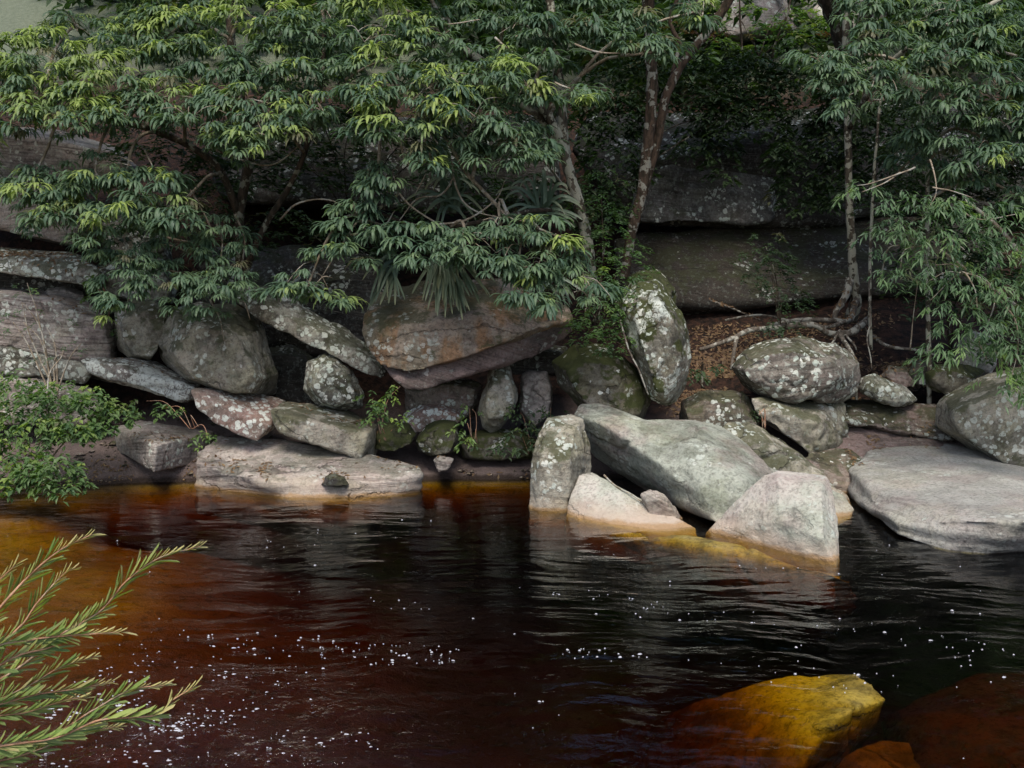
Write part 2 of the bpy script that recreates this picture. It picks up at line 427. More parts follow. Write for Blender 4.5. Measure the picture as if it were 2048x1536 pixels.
def ground_material():
    t = NT("soil_and_sand")
    geo = t.n("ShaderNodeNewGeometry"); pos = geo.outputs["Position"]
    sep = t.n("ShaderNodeSeparateXYZ"); t.l(pos, sep.inputs[0])
    n1 = t.noise(pos, 1.5, 5, 0.6); n2 = t.noise(pos, 9, 5, 0.65); n3 = t.noise(pos, 60, 4, 0.6)
    sand = t.mix(n2, (0.13, 0.098, 0.092), (0.20, 0.155, 0.14))
    soil = t.mix(t.ramp(n2, 0.4, 0.62), (0.016, 0.011, 0.009), (0.055, 0.028, 0.019))
    col = t.mix(t.ramp(t.math('ADD', sep.outputs[2], t.math('MULTIPLY', n1, 0.5)), 0.75, 1.15), sand, soil)
    bedc = t.mix(t.ramp(n1, 0.4, 0.6), (0.36, 0.27, 0.17), (0.46, 0.36, 0.22))
    bedc = t.mix(t.math('MULTIPLY', t.ramp(n2, 0.52, 0.66), 0.6), bedc, (0.12, 0.10, 0.05))
    col = t.mix(t.ramp(sep.outputs[2], 0.0, -0.08), col, bedc)
    col = t.mix(t.math('MULTIPLY', t.ramp(t.math('ADD', sep.outputs[2], t.math('MULTIPLY', t.math('SUBTRACT', n2, 0.5), 0.08)), 0.09, 0.03), t.ramp(sep.outputs[2], -0.05, -0.01)), col, (0.045, 0.032, 0.026))
    green = t.mix(n2, (0.07, 0.09, 0.055), (0.21, 0.235, 0.175))
    col = t.mix(t.ramp(t.math('ADD', sep.outputs[2], n1), 6.9, 8.2), col, green)
    col = t.mix(t.math('MULTIPLY', t.ramp(n3, 0.45, 0.65), 0.5), col, t.mix(1.0, col, (0.45, 0.45, 0.45), 'MULTIPLY'))
    b = t.bsdf(col, 0.9, 0.2, t.bump(t.math('ADD', n2, t.math('MULTIPLY', n3, 0.25)), 0.8, 0.06))
    t.l(b.outputs[0], t.out.inputs[0])
    return t.m
M['ground'] = ground_material()

def water_material():
    t = NT("tea_brown_water")
    geo = t.n("ShaderNodeNewGeometry"); pos = geo.outputs["Position"]
    sep = t.n("ShaderNodeSeparateXYZ"); t.l(pos, sep.inputs[0])
    X, Yc = sep.outputs[0], sep.outputs[1]
    warp = t.n("ShaderNodeTexNoise"); t.l(pos, warp.inputs["Vector"]); warp.inputs["Scale"].default_value = 0.5; warp.inputs["Detail"].default_value = 2
    wp = t.addv(pos, t.scalev(warp.outputs["Color"], (0.9, 0.9, 0)))
    w1 = t.noise(t.scalev(wp, (0.42, 1.25, 1)), 2.6, 2, 0.5)
    w2 = t.noise(t.scalev(wp, (0.55, 1.3, 1)), 7.5, 3, 0.55)
    w3 = t.noise(wp, 21, 3, 0.6)
    # rough fast water: lower left of the river; calm under the shore rocks
    rough = t.math('MULTIPLY', t.ramp(Yc, 7.6, 6.0), t.ramp(X, 0.6, -1.8))
    calm = t.ramp(Yc, 6.5, 12.0, 1.0, 0.62)
    h = t.math('ADD', t.math('MULTIPLY', w1, 1.0), t.math('MULTIPLY', w2, 0.22))
    h = t.math('MULTIPLY', h, calm)
    h = t.math('ADD', h, t.math('MULTIPLY', t.math('MULTIPLY', w3, rough), 0.75))
    h = t.math('ADD', h, t.math('MULTIPLY', t.math('MULTIPLY', w2, rough), 0.7))
    nb = t.bump(h, 1.0, 0.036)
    fr = t.n("ShaderNodeFresnel"); fr.inputs[0].default_value = 1.33; t.l(nb, fr.inputs["Normal"])
    gl = t.n("ShaderNodeBsdfGlossy"); gl.inputs["Roughness"].default_value = 0.055; t.l(nb, gl.inputs["Normal"])
    gl.inputs["Color"].default_value = (1, 1, 1, 1)
    rf = t.n("ShaderNodeBsdfTransparent")
    mx = t.n("ShaderNodeMixShader")
    t.l(fr.outputs[0], mx.inputs[0]); t.l(rf.outputs[0], mx.inputs[1]); t.l(gl.outputs[0], mx.inputs[2])
    t.l(mx.outputs[0], t.out.inputs["Surface"])
    ab = t.n("ShaderNodeVolumeAbsorption")
    ab.inputs["Color"].default_value = (0.846, 0.738, 0.0, 1)
    ab.inputs["Density"].default_value = 9.2
    t.l(ab.outputs[0], t.out.inputs["Volume"])
    return t.m
M['water'] = water_material()
def foam_material():
    t = NT("white_foam")
    geo = t.n("ShaderNodeNewGeometry")
    n = t.noise(geo.outputs["Position"], 90, 3)
    b = t.bsdf(t.mix(n, (0.30, 0.31, 0.35), (0.52, 0.53, 0.57)), 0.5, 0.4)
    t.l(b.outputs[0], t.out.inputs[0])
    return t.m
M['foam'] = foam_material()

# ------------------------------------------------------------------ ground: one sheet, river bed to hillside
_TY = np.array([-60, -4, 0, 1.5, 3.0, 4.2, 5.5, 7, 9, 11, 12.2, 13.25, 13.6, 14.5, 15.3, 16.2, 17.5, 19, 20, 21.5, 24, 32, 60, 200])
_TX = np.array([-60, -9, -6, -4, -2, 0, 2.5, 4.5, 7, 10, 60.0])
_bank = {  # far bank profile by column (Y from 12.2 on)
    -6: [-0.12, 0.02, 0.25, 0.45, 0.8, 2.0, 3.6, 4.8, 5.6, 6.6, 8.0, 13, 24, 40],
    -4: [-0.75, -0.30, 0.18, 0.40, 0.7, 1.6, 2.8, 4.0, 5.0, 6.2, 7.8, 13, 24, 40],
    -2: [-0.9, -0.6, 0.08, 0.35, 0.6, 1.3, 2.3, 3.4, 4.6, 6.0, 7.6, 13, 24, 40],
    0: [-1.2, -0.9, 0.04, 0.30, 0.6, 1.1, 1.9, 2.6, 3.8, 5.6, 7.2, 12, 24, 40],
    2.5: [-1.6, -1.0, -0.1, 0.45, 0.8, 1.2, 1.9, 2.4, 3.4, 5.4, 7.0, 10, 20, 40],
    4.5: [-1.2, -0.4, 0.15, 0.62, 0.95, 1.4, 2.0, 2.6, 3.6, 5.6, 7.0, 10, 20, 40],
    7: [-1.2, -0.6, 0.2, 0.72, 1.1, 1.6, 2.3, 3.2, 4.4, 6.2, 7.6, 12, 22, 40]}
_bed = {  # near bank and river bed (Y up to 11)
    -6: [1.3, 1.3, 1.35, 1.2, 0.7, 0.0, -0.25, -0.28, -0.16, -0.10],
    -4: [1.3, 1.3, 1.35, 1.2, 0.7, -0.1, -0.40, -0.34, -0.17, -0.24],
    -2: [1.3, 1.3, 1.35, 1.2, 0.6, -0.2, -0.58, -0.54, -0.50, -0.65],
    0: [1.3, 1.3, 1.35, 1.2, 0.6, -0.4, -0.76, -0.80, -0.84, -0.95],
    2.5: [1.3, 1.3, 1.35, 1.2, 0.5, -0.5, -0.95, -1.0, -0.95, -1.3],
    4.5: [1.3, 1.3, 1.35, 1.2, 0.5, -0.3, -0.75, -1.0, -1.2, -1.4],
    7: [1.3, 1.3, 1.35, 1.2, 0.5, -0.3, -0.7, -1.2, -1.4, -1.4]}
_keys = [-60, -9, -6, -4, -2, 0, 2.5, 4.5, 7, 10, 60]
def _colz(k):
    kk = min(_bank, key=lambda a: abs(a - k))
    return np.array(_bed[kk] + _bank[kk], float)
_TZ = np.array([_colz(k) for k in _keys])
def Hxy(x, y):
    x = np.asarray(x, float); y = np.asarray(y, float)
    cols = np.array([np.interp(y, _TY, c) for c in _TZ])       # (ncol, n)
    ix = np.clip(np.searchsorted(_TX, x) - 1, 0, len(_TX) - 2)
    f = np.clip((x - _TX[ix]) / (_TX[ix + 1] - _TX[ix]), 0, 1)
    f = f * f * (3 - 2 * f)
    n = np.arange(len(x))
    z = cols[ix, n] * (1 - f) + cols[ix + 1, n] * f
    p = np.stack([x, y, x * 0], 1)
    amp = np.clip((np.abs(y - 9) / 6), 0.5, 1.5)
    return z + 0.10 * fbm(p * 0.9, 4) * amp + 0.02 * fbm(p * 5, 3)
gx = np.concatenate([np.linspace(-300, -14, 20), np.linspace(-13.5, 13.5, 220), np.linspace(14, 300, 20)])
gy = np.concatenate([np.linspace(-200, -2, 20), np.linspace(-1.5, 4, 30), np.linspace(4.05, 24, 230), np.linspace(24.5, 200, 60)])
GX, GY = np.meshgrid(gx, gy)
gz = Hxy(GX.ravel(), GY.ravel())
nx, ny = len(gx), len(gy)
ii = (np.arange(ny - 1)[:, None] * nx + np.arange(nx - 1)[None, :]).ravel()
gq = np.stack([ii, ii + 1, ii + nx + 1, ii + nx], 1)
g = link("ground", make_mesh("ground", np.stack([GX.ravel(), GY.ravel(), gz], 1), gq), M['ground'])
tag(g, kind="structure")

# ------------------------------------------------------------------ river: closed body of brown water
wx = np.linspace(-40, 40, 9)
wx = np.concatenate([np.linspace(-60, -10.5, 6), np.linspace(-10, 10, 221), np.linspace(10.5, 60, 6)])
wy = np.concatenate([np.linspace(3.2, 16, 210)])
WX, WY = np.meshgrid(wx, wy)
pw = np.stack([WX.ravel(), WY.ravel(), 0 * WX.ravel()], 1)
sm = lambda a, b, v: (lambda q: q * q * (3 - 2 * q))(np.clip((v - a) / (b - a), 0, 1))
rgh = sm(8.2, 6.0, pw[:, 1]) * sm(0.8, -1.8, pw[:, 0])
wz = 0.010 * noise3(pw * [0.9, 2.4, 1]) + 0.006 * noise3(pw * [1.8, 4.4, 1] + 5) + rgh * (0.05 * noise3(pw * [1.6, 2.6, 1] + 9) + 0.03 * noise3(pw * [3.6, 5, 1]))
wv = np.stack([pw[:, 0], pw[:, 1], wz], 1)
nx, ny = len(wx), len(wy)
ii = (np.arange(ny - 1)[:, None] * nx + np.arange(nx - 1)[None, :]).ravel()
wq = [np.stack([ii, ii + 1, ii + nx + 1, ii + nx], 1)]
N0 = len(wv)
bot = wv.copy(); bot[:, 2] = -4.0
edge = np.concatenate([np.arange(nx), (np.arange(1, ny) * nx + nx - 1), (ny - 1) * nx + np.arange(nx - 2, -1, -1), np.arange(ny - 2, 0, -1) * nx])
eb = bot[edge]
m_ = len(edge)
nxt = (np.arange(m_) + 1) % m_
wq.append(np.stack([edge[nxt], edge, N0 + np.arange(m_), N0 + nxt], 1))
cb = np.array([[wx[0], wy[0], -4.0], [wx[-1], wy[0], -4.0], [wx[-1], wy[-1], -4.0], [wx[0], wy[-1], -4.0]])
i0, i1, i2, i3 = 0, nx - 1, nx - 1 + ny - 1, nx - 1 + ny - 1 + nx - 1
wme = make_mesh("river_water", np.vstack([wv, eb]), np.concatenate(wq))
bmw = bmesh.new(); bmw.from_mesh(wme)
bmw.verts.ensure_lookup_table()
bmw.faces.new([bmw.verts[N0 + k] for k in range(m_)][::-1])
bmw.to_mesh(wme); bmw.free()
river = link("river_water", wme, M['water'])
tag(river, kind="structure")

# ------------------------------------------------------------------ boulders
DG = bpy.context.evaluated_depsgraph_get
def hull_bm(bm, pts):
    vs = [bm.verts.new(tuple(p)) for p in pts]
    r = bmesh.ops.convex_hull(bm, input=vs)
    junk = [e for e in r["geom_interior"] if isinstance(e, bmesh.types.BMVert)]
    junk += [e for e in r["geom_unused"] if isinstance(e, bmesh.types.BMVert)]
    bmesh.ops.delete(bm, geom=list(set(v for v in junk if v.is_valid)), context='VERTS')
def auto_pts(out, Y, thick, sil, fs, fo, bs):
    o = np.array([(a[0], a[1]) for a in out], float)
    c = o.mean(0)
    pts = [P(x, y, Y + sil * thick) for x, y in o]
    fr = c + (o - c) * fs + np.array(fo)
    pts += [P(x, y, Y) for x, y in fr]
    bk = c + (o - c) * bs
    pts += [P(x, y, Y + thick) for x, y in bk]
    return pts
def full3(pts, Y, drop):
    out = []
    for a in pts:
        p = P(a[0], a[1], Y + a[2])
        out.append(p)
        if drop and a[2] > 0.3:
            q = p.copy(); q[2] -= drop; out.append(q)
    return out
def rock_mesh(name, hulls, res=54, rnd=2, lump=0.05, strata=0.014, bed=(0.12, 0.0, 1.0), freq=9.0, fine=0.008, seed=0.0, chips=16):
    bm = bmesh.new()
    allp = []
    for k, h in enumerate(hulls):
        allp += list(h)
        hull_bm(bm, h)
    me = bpy.data.meshes.new("tmp"); bm.to_mesh(me); bm.free()
    allp = np.array(allp)
    size = (allp.max(0) - allp.min(0)).max()
    o = bpy.data.objects.new("tmp", me); COL.objects.link(o)
    m1 = o.modifiers.new("r", 'REMESH'); m1.mode = 'VOXEL'; m1.voxel_size = max(size / res, 0.012)
    m2 = o.modifiers.new("s", 'SMOOTH'); m2.factor = 0.6; m2.iterations = rnd
    dg = DG(); dg.update()
    ev = o.evaluated_get(dg)
    em = bpy.data.meshes.new_from_object(ev)
    bpy.data.objects.remove(o); bpy.data.meshes.remove(me)
    n = len(em.vertices)
    co = np.empty(n * 3, np.float32); em.vertices.foreach_get("co", co); co = co.reshape(-1, 3).astype(float)
    no = np.empty(n * 3, np.float32); em.vertices.foreach_get("normal", no); no = no.reshape(-1, 3).astype(float)
    lo_, hi_ = allp.min(0), allp.max(0)
    l2, h2 = co.min(0), co.max(0)
    co = (co - (l2 + h2) / 2) * ((hi_ - lo_) / np.maximum(h2 - l2, 1e-3)) * 1.03 + (lo_ + hi_) / 2
    rc = np.random.default_rng(int(seed * 100) + 5)
    cc = co.mean(0)
    for k in range(chips):                       # flat fracture faces
        dr = rc.normal(size=3); dr /= np.linalg.norm(dr)
        pr = (co - cc) @ dr
        hh = pr.max() * rc.uniform(.84, .96)
        ex = np.clip(pr - hh, 0, None)
        co -= dr * (ex * .85)[:, None]
    l2, h2 = co.min(0), co.max(0)
    co = (co - (l2 + h2) / 2) * ((hi_ - lo_) / np.maximum(h2 - l2, 1e-3)) * 1.03 + (lo_ + hi_) / 2
    bd = np.array(bed, float); bd /= np.linalg.norm(bd)
    bc = co @ bd + 0.07 * fbm(co * 0.9 + seed, 3)
    side = np.clip(1.15 - np.abs(no @ bd), 0, 1)
    s1 = noise3(np.stack([bc * freq, bc * 0 + seed, co[:, 0] * 0.25], 1))
    s2 = noise3(np.stack([bc * freq * 2.9, bc * 0 + seed + 4, co[:, 0] * 0.4], 1))
    st = np.sign(s1) * np.abs(s1) ** 0.6 + 0.45 * s2
    ls = min(1.0, size / 1.5)
    d = lump * ls * fbm(co * (1.6 / max(size, .8) * 1.6) + seed, 3) * 1.5 + strata * st * side + fine * fbm(co * 9 + seed, 3)
    # a few broken bites
    bite = noise3(co * (3.2 / max(size, 0.8)) * 1.3 + seed * 2 + 30)
    d -= 0.10 * ls * lump / 0.05 * 0.35 * np.clip(bite - 0.18, 0, 0.12) / 0.12
    cr = np.abs(noise3(co * (1.5 / max(size, 1.0)) * 1.2 + seed * 1.7 + 60 + 0.12 * noise3(co * 5)[:, None]))
    if lump > .025: d -= 0.04 * ls * np.exp(-(cr / 0.02) ** 2) * (noise3(co * 0.8 + seed) > -0.05)
    co += no * d[:, None]
    em.vertices.foreach_set("co", co.astype(np.float32).ravel())
    at = em.attributes.new("bed", 'FLOAT', 'POINT'); at.data.foreach_set("value", bc.astype(np.float32))
    em.polygons.foreach_set("use_smooth", np.full(len(em.polygons), True))
    em.update(); em.name = name
    return em
ROCKS = []
def rock(name, label, mat, Y, thick=None, out=None, p3=None, drop=0.0, sil=0.4, fs=0.72, fo=(0, 6), bs=0.85, group=None,
         root=None, cat="boulder", more=None, parent=None, **kw):
    seed = (len(ROCKS) * 3.71) % 50
    hulls = []
    if out is not None: h = auto_pts(out, Y, thick, sil, fs, fo, bs); hulls.append(h)
    if p3 is not None: hulls.append(full3(p3, Y, drop))
    for mm_ in (more or []): hulls.append(full3(mm_, Y, drop))
    if root is not None:
        for k, h in enumerate(hulls):
            h = list(h); zs = [p[2] for p in h]; lo = sorted(zs)[max(0, int(len(zs) * 0.35))]
            h += [np.array([p[0] * 1.0, p[1], root]) for p in h if p[2] <= lo + 0.02]
            hulls[k] = h
    kw.setdefault('chips', 9 if out is not None else 0)
    me = rock_mesh(name, hulls, seed=seed, **kw)
    n = len(me.vertices); co = np.empty(n * 3, np.float32); me.vertices.foreach_get("co", co); co = co.reshape(-1, 3)
    org = np.array([co[:, 0].mean(), co[:, 1].mean(), co[:, 2].min()])
    me.vertices.foreach_set("co", (co - org).astype(np.float32).ravel()); me.update()
    o = link(name, me, M[mat], parent)
    o.location = org
    if parent is None: tag(o, label, cat, group)
    elif label: o["label"] = label
    ROCKS.append(o)
    return o
BL = (0.10, 0.0, 1.0)       # gently dipping beds of the left cliff
# ---- left cliff ledges
rock("cliff_ledge", "pale blue-grey cliff block half hidden by leaves at the upper left edge", 'layered', 15.6, 2.0,
     [(-120, 262), (60, 255), (200, 290), (265, 350), (200, 372), (60, 352), (-120, 340)], cat="rock ledge", fs=.9, bed=BL, strata=.03)
rock("cliff_ledge", "thick rounded cliff slab sloping down right above the red leaf litter", 'layered', 15.2, 2.2,
     [(-120, 340), (60, 350), (140, 400), (190, 470), (200, 492), (120, 490), (50, 462), (-120, 432)], cat="rock ledge", fs=.88, bed=(-.1, 0, 1), strata=.035)
rock("cliff_ledge", "lichened block behind hanging leaves right of the sloping cliff slab", 'lichen', 15.6, 1.6,
     [(190, 440), (250, 430), (330, 470), (340, 520), (250, 510), (200, 492)], cat="rock ledge", fs=.85)
rock("stone_slab", "long low slab spotted blue-white with lichen under the red leaf litter", 'lichen', 14.7, None, None,
     p3=[(-120, 530, 0), (0, 540, 0), (100, 558, .0), (205, 570, .1), (200, 540, .15), (150, 505, .6), (60, 498, .9), (-120, 490, 1), (30, 512, .35), (-120, 505, .2), (150, 522, .2)],
     drop=.25, cat="rock slab", bed=BL, strata=.02)
rock("stone_slab", "small thin grey slab wedged in the dark gap of the left cliff", 'layered', 15.1, .8,
     [(92, 578), (130, 572), (168, 585), (166, 600), (120, 600), (95, 594)], cat="rock slab", fs=.9, res=40)
rock("cliff_ledge", "dark recess rock at the back of the left cliff gap", 'dark', 16.0, 1.5,
     [(-140, 520), (240, 540), (330, 600), (330, 700), (240, 720), (-140, 650)], cat="rock ledge", fs=.9)
rock("cliff_ledge", "long finely layered grey cliff block with a square right end", 'layered', 14.4, None, None,
     p3=[(-120, 572, 0.3), (0, 592, .1), (100, 606, 0), (205, 640, 0), (214, 705, .1), (190, 713, .05), (120, 708, 0), (0, 682, 0), (-120, 668, 0),
         (-120, 560, 1.0), (100, 584, 1.0), (170, 602, .9), (224, 645, .6), (226, 700, .6)],
     drop=.5, cat="rock ledge", bed=BL, strata=.04, freq=11, rnd=1, res=90)
rock("cliff_ledge", "pale lichen-dusted ledge directly below the long layered block", 'lichen', 14.35, None, None,
     p3=[(-120, 690, 0), (40, 700, 0), (150, 722, 0), (175, 742, .1), (160, 765, .1), (60, 752, 0), (-120, 738, 0), (-120, 672, .8), (60, 688, .8), (170, 715, .8)],
     drop=.3, cat="rock ledge", bed=BL, strata=.03)
rock("cliff_ledge", "lowest pale ledge of the left cliff behind the leafy bush", 'layered', 14.0, None, None,
     p3=[(-120, 752, 0), (60, 765, 0), (160, 790, 0), (200, 820, .2), (170, 850, .1), (-120, 850, 0), (-120, 735, .7), (80, 748, .7), (180, 775, .7)],
     drop=.3, cat="rock ledge", bed=BL, strata=.03)
rock("boulder", "upright pale block speckled green between the layered cliff and the big dome boulder", 'spotted', 14.3, 1.0,
     [(228, 625), (262, 598), (310, 600), (332, 618), (326, 662), (308, 702), (294, 718), (250, 710), (232, 690)], fs=.84, fo=(4, 4), rnd=2)
rock("boulder", "grey lichened block behind drooping leaves above the upright pale block", 'lichen', 15.0, 1.2,
     [(196, 540), (250, 515), (320, 520), (352, 560), (340, 604), (262, 596), (215, 585)], fs=.84)
rock("stone_slab", "long slab crusted white with lichen sloping down right under the dome boulder", 'crusted', 13.9, None, None,
     p3=[(163, 722, .0), (240, 735, 0), (330, 758, 0), (385, 775, .05), (392, 790, .1), (360, 802, 0), (320, 792, 0), (250, 766, 0), (175, 742, 0),
         (180, 712, .8), (300, 716, .9), (395, 764, .6)],
     drop=.25, cat="rock slab", strata=.02, rnd=2)
rock("boulder", "big dome-shaped grey-green boulder with white spots on its lower right", 'spotted', 13.55, 1.9,
     [(318, 690), (330, 650), (346, 612), (400, 603), (470, 612), (515, 640), (532, 690), (552, 752), (550, 786), (482, 787), (430, 776), (375, 757), (322, 718)],
     fs=.66, fo=(-6, 22), sil=.45, rnd=3, res=80, bed=(-.25, 0, 1))
rock("stone_slab", "long diagonal slab leaning from upper left down under the big overhanging boulder", 'lichen', 13.9, None, None,
     p3=[(470, 592, .15), (500, 625, 0), (560, 662, 0), (640, 702, 0), (715, 737, 0), (760, 755, .1), (770, 735, .3), (742, 690, .5), (690, 655, .6), (615, 616, .6), (540, 580, .5), (492, 570, .35),
         (520, 612, .0), (640, 665, .05), (720, 700, .1)],
     drop=.25, cat="rock slab", bed=(-.5, 0, 1), rnd=2, res=80)
rock("boulder", "rounded black and white lichen boulder under the diagonal slab", 'lichen', 13.7, 1.0,
     [(612, 780), (622, 725), (640, 708), (672, 710), (702, 738), (728, 788), (722, 812), (680, 818), (640, 812)], fs=.7, rnd=3)
rock("stone_slab", "short thick slab with red and white lichen on its face below the dome boulder", 'redlichen', 13.35, None, None,
     p3=[(385, 785, .05), (396, 815, 0), (430, 846, 0), (480, 869, 0), (512, 881, 0), (540, 850, .05), (548, 832, .2), (388, 780, .1), (420, 800, .0), (470, 822, 0), (518, 845, 0),
         (410, 776, .9), (500, 782, 1.0), (570, 800, .9)],
     drop=.3, cat="rock slab", rnd=1, bed=(-.25, 0, 1), strata=.006, lump=.02)
rock("stone_slab", "speckled grey-green slab with flat top right of the red and white slab", 'spotted', 13.2, None, None,
     p3=[(542, 822, .1), (546, 845, .0), (562, 866, 0), (650, 895, 0), (718, 916, 0), (728, 880, 0), (735, 865, .05), (560, 830, .0), (640, 848, 0),
         (568, 806, .9), (680, 812, 1.1), (752, 850, .7), (744, 885, .5)],
     drop=.3, cat="rock slab", rnd=1, bed=(-.25, 0, 1), strata=.006, lump=.02)
rock("boulder", "grey wedge block pointing at the viewer on the little sand beach", 'layered', 12.95, None, None,
     p3=[(308, 943, 0), (312, 890, 0), (230, 856, 1.0), (236, 888, .95), (280, 842, 1.4), (420, 862, 1.5), (414, 888, 1.3), (378, 915, .75), (425, 866, 1.35)],
     drop=.1, rnd=0, strata=.006, lump=.012, bed=(-.15, .1, 1), cat="boulder")
rock("stone_slab", "washed pink-grey rock shelf sliding into the water below the slabs", 'shelf', 12.55, None, None,
     p3=[(395, 905, .9), (398, 925, .6), (470, 951, .25), (550, 966, .05), (640, 980, .0), (700, 978, .0), (760, 968, .1), (832, 950, .25), (834, 936, .5), (760, 918, .7), (700, 905, 1.2), (560, 878, 1.3), (450, 874, 1.4)],
     drop=.4, cat="rock slab", root=-.4, rnd=1, strata=.03, bed=(.0, .18, 1), res=90, freq=14)
rock("stone", "small dark hump of stone on the front edge of the washed shelf", 'dark', 12.45, .3,
     [(644, 969), (652, 953), (670, 947), (688, 955), (697, 969)], res=30, cat="stone", lump=.01)
# ---- centre
kb = rock("boulder", "big overhanging boulder with orange streaks and strap leaves growing on top", 'orange', 13.0, None, None,
     p3=[(735, 628, .5), (737, 665, .25), (748, 702, .15), (768, 730, .05), (812, 743, .0), (850, 738, 0), (905, 716, 0), (985, 694, .05), (1050, 665, .2), (1100, 648, .5), (1140, 640, .9), (1142, 655, 1.2),
         (1130, 615, 1.2), (1000, 562, 1.4), (850, 568, 1.3), (765, 588, 1.1), (840, 650, .0), (950, 630, .1)],
     drop=0, rnd=1, res=90, strata=.02, lump=.045, bed=(.35, 0, 1))
rock("underside", "purple-brown recessed layer under the lip", 'under', 13.0, None, None,
     p3=[(760, 715, .3), (790, 752, .12), (822, 779, .06), (850, 777, .08), (900, 757, .15), (1000, 729, .3), (1060, 705, .6), (1120, 672, .9), (1142, 650, 1.1), (1100, 640, .6), (985, 680, .3), (850, 720, .2), (1000, 660, 1.8), (800, 700, 1.6)],
     drop=.1, rnd=2, res=90, strata=.025, bed=(.35, 0, 1), parent=None, cat="boulder")
un = ROCKS[-1]
for k in ("label", "category"): del un[k]
un.parent = kb; un.location = un.location - kb.location
rock("boulder", "brown broad stone in shade under the overhanging boulder", 'brown', 14.0, 1.0,
     [(810, 778), (900, 752), (965, 765), (948, 832), (900, 850), (850, 848), (812, 822)], fs=.8)
rock("stone", "small reddish stone with white dots under the brown broad stone", 'redlichen', 13.75, .6,
     [(815, 828), (842, 810), (880, 808), (925, 826), (916, 842), (866, 860), (826, 864), (808, 850)], fs=.8, res=46, cat="stone")
rock("boulder", "blue-grey upright diamond stone propping up the overhanging boulder", 'spotted', 13.6, .7,
     [(966, 788), (984, 726), (1012, 724), (1034, 780), (1032, 812), (1004, 850), (984, 866), (964, 852), (958, 812)], fs=.7, fo=(6, 0), rnd=1, bed=(.9, 0, .4))
rock("boulder", "pinkish grey upright stone right of the diamond stone", 'layered', 13.9, .7,
     [(1044, 752), (1062, 742), (1092, 746), (1104, 778), (1102, 832), (1070, 856), (1038, 830)], fs=.8, bed=(.5, 0, 1))
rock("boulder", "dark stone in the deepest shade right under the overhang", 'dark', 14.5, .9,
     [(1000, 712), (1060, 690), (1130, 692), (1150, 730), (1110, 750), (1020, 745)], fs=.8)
rock("stone", "brown mossy squat stone left of the round mossy stone", 'mossy', 13.5, .7,
     [(752, 874), (764, 850), (815, 848), (832, 866), (826, 882), (790, 899), (750, 896)], fs=.8, fo=(0, 9), res=46, cat="stone")
rock("stone", "round olive mossy stone below the small reddish stone", 'mossy', 13.45, .7,
     [(830, 882), (848, 852), (882, 840), (912, 845), (919, 880), (906, 906), (862, 913), (838, 902)], fs=.75, res=46, cat="stone")
rock("stone", "small upright grey block at the edge of the beach below the mossy stones", 'layered', 13.25, .35,
     [(868, 918), (880, 911), (906, 918), (900, 934), (876, 941)], fs=.8, res=30, cat="stone")
rock("boulder", "low dark stone behind the leafy plants at the centre of the bank", 'mossy', 13.7, .9,
     [(915, 880), (960, 862), (1040, 858), (1075, 880), (1070, 915), (1000, 918), (930, 912)], fs=.8)
rock("boulder", "dark mossy boulder with a pale spotted lower rim left of the egg boulder", 'mossy', 13.3, 1.2,
     [(1106, 722), (1150, 690), (1232, 698), (1290, 762), (1302, 806), (1290, 830), (1210, 826), (1160, 812), (1122, 772)], fs=.7, fo=(5, 10), rnd=2, res=70)
rock("boulder", "tall egg-shaped boulder standing on its tip with a pale green lichen patch", 'egg', 12.95, 1.3,
     [(1244, 610), (1270, 575), (1310, 562), (1345, 600), (1372, 650), (1380, 720), (1366, 782), (1336, 806), (1305, 794), (1284, 745), (1262, 700)], fs=.66, fo=(8, 20), rnd=4, res=80, bed=(1, 0, .3), strata=.02)
rock("boulder", "mossy lump of rock behind the top of the egg-shaped boulder", 'mossy', 14.1, 1.3,
     [(1230, 600), (1262, 548), (1310, 540), (1350, 575), (1352, 640), (1290, 660), (1240, 650)], fs=.75)
rock("boulder", "low reddish-brown boulder between the egg boulder and the loaf boulder", 'brown', 13.5, 1.2,
     [(1362, 802), (1400, 784), (1482, 788), (1525, 842), (1510, 872), (1420, 866), (1368, 846)], fs=.78, fo=(0, 6), rnd=2)
# ---- right
rock("boulder", "loaf-shaped layered boulder with bright white lichen resting on a block", 'loaf', 13.5, 1.7,
     [(1468, 745), (1474, 718), (1490, 702), (1540, 681), (1600, 672), (1650, 686), (1696, 703), (1716, 752), (1704, 790), (1670, 806), (1600, 801), (1520, 786), (1480, 770)],
     fs=.74, fo=(-8, 14), rnd=4, res=90, strata=.024, freq=11, bed=(-.12, 0, 1))
rock("boulder", "grey angular block carrying the loaf-shaped boulder", 'spotted', 13.35, None, None,
     p3=[(1506, 798, .2), (1514, 826, .1), (1546, 850, .05), (1592, 880, 0), (1622, 906, 0), (1640, 860, 0), (1620, 838, 0), (1540, 812, .05), (1662, 890, .3), (1694, 860, .5), (1682, 808, .8), (1600, 798, .9), (1530, 794, .8), (1690, 850, 1.0)],
     drop=.3, rnd=1, res=70)
rock("stone", "small boulder freckled with white lichen right of the loaf-shaped boulder", 'lichen', 14.0, .7,
     [(1718, 764), (1750, 748), (1808, 776), (1828, 800), (1802, 812), (1752, 802), (1726, 786)], fs=.75, res=50, cat="stone")
rock("stone", "small dark grey stone in shade behind the freckled stone", 'brown', 14.6, .6,
     [(1764, 752), (1780, 732), (1815, 736), (1834, 758), (1828, 774), (1790, 770)], fs=.8, res=40, cat="stone")
rock("stone", "bluish dark stone left of the green rounded boulder", 'dark', 14.6, .6,
     [(1816, 742), (1832, 722), (1862, 722), (1874, 748), (1858, 770), (1830, 766)], fs=.8, res=40, cat="stone")
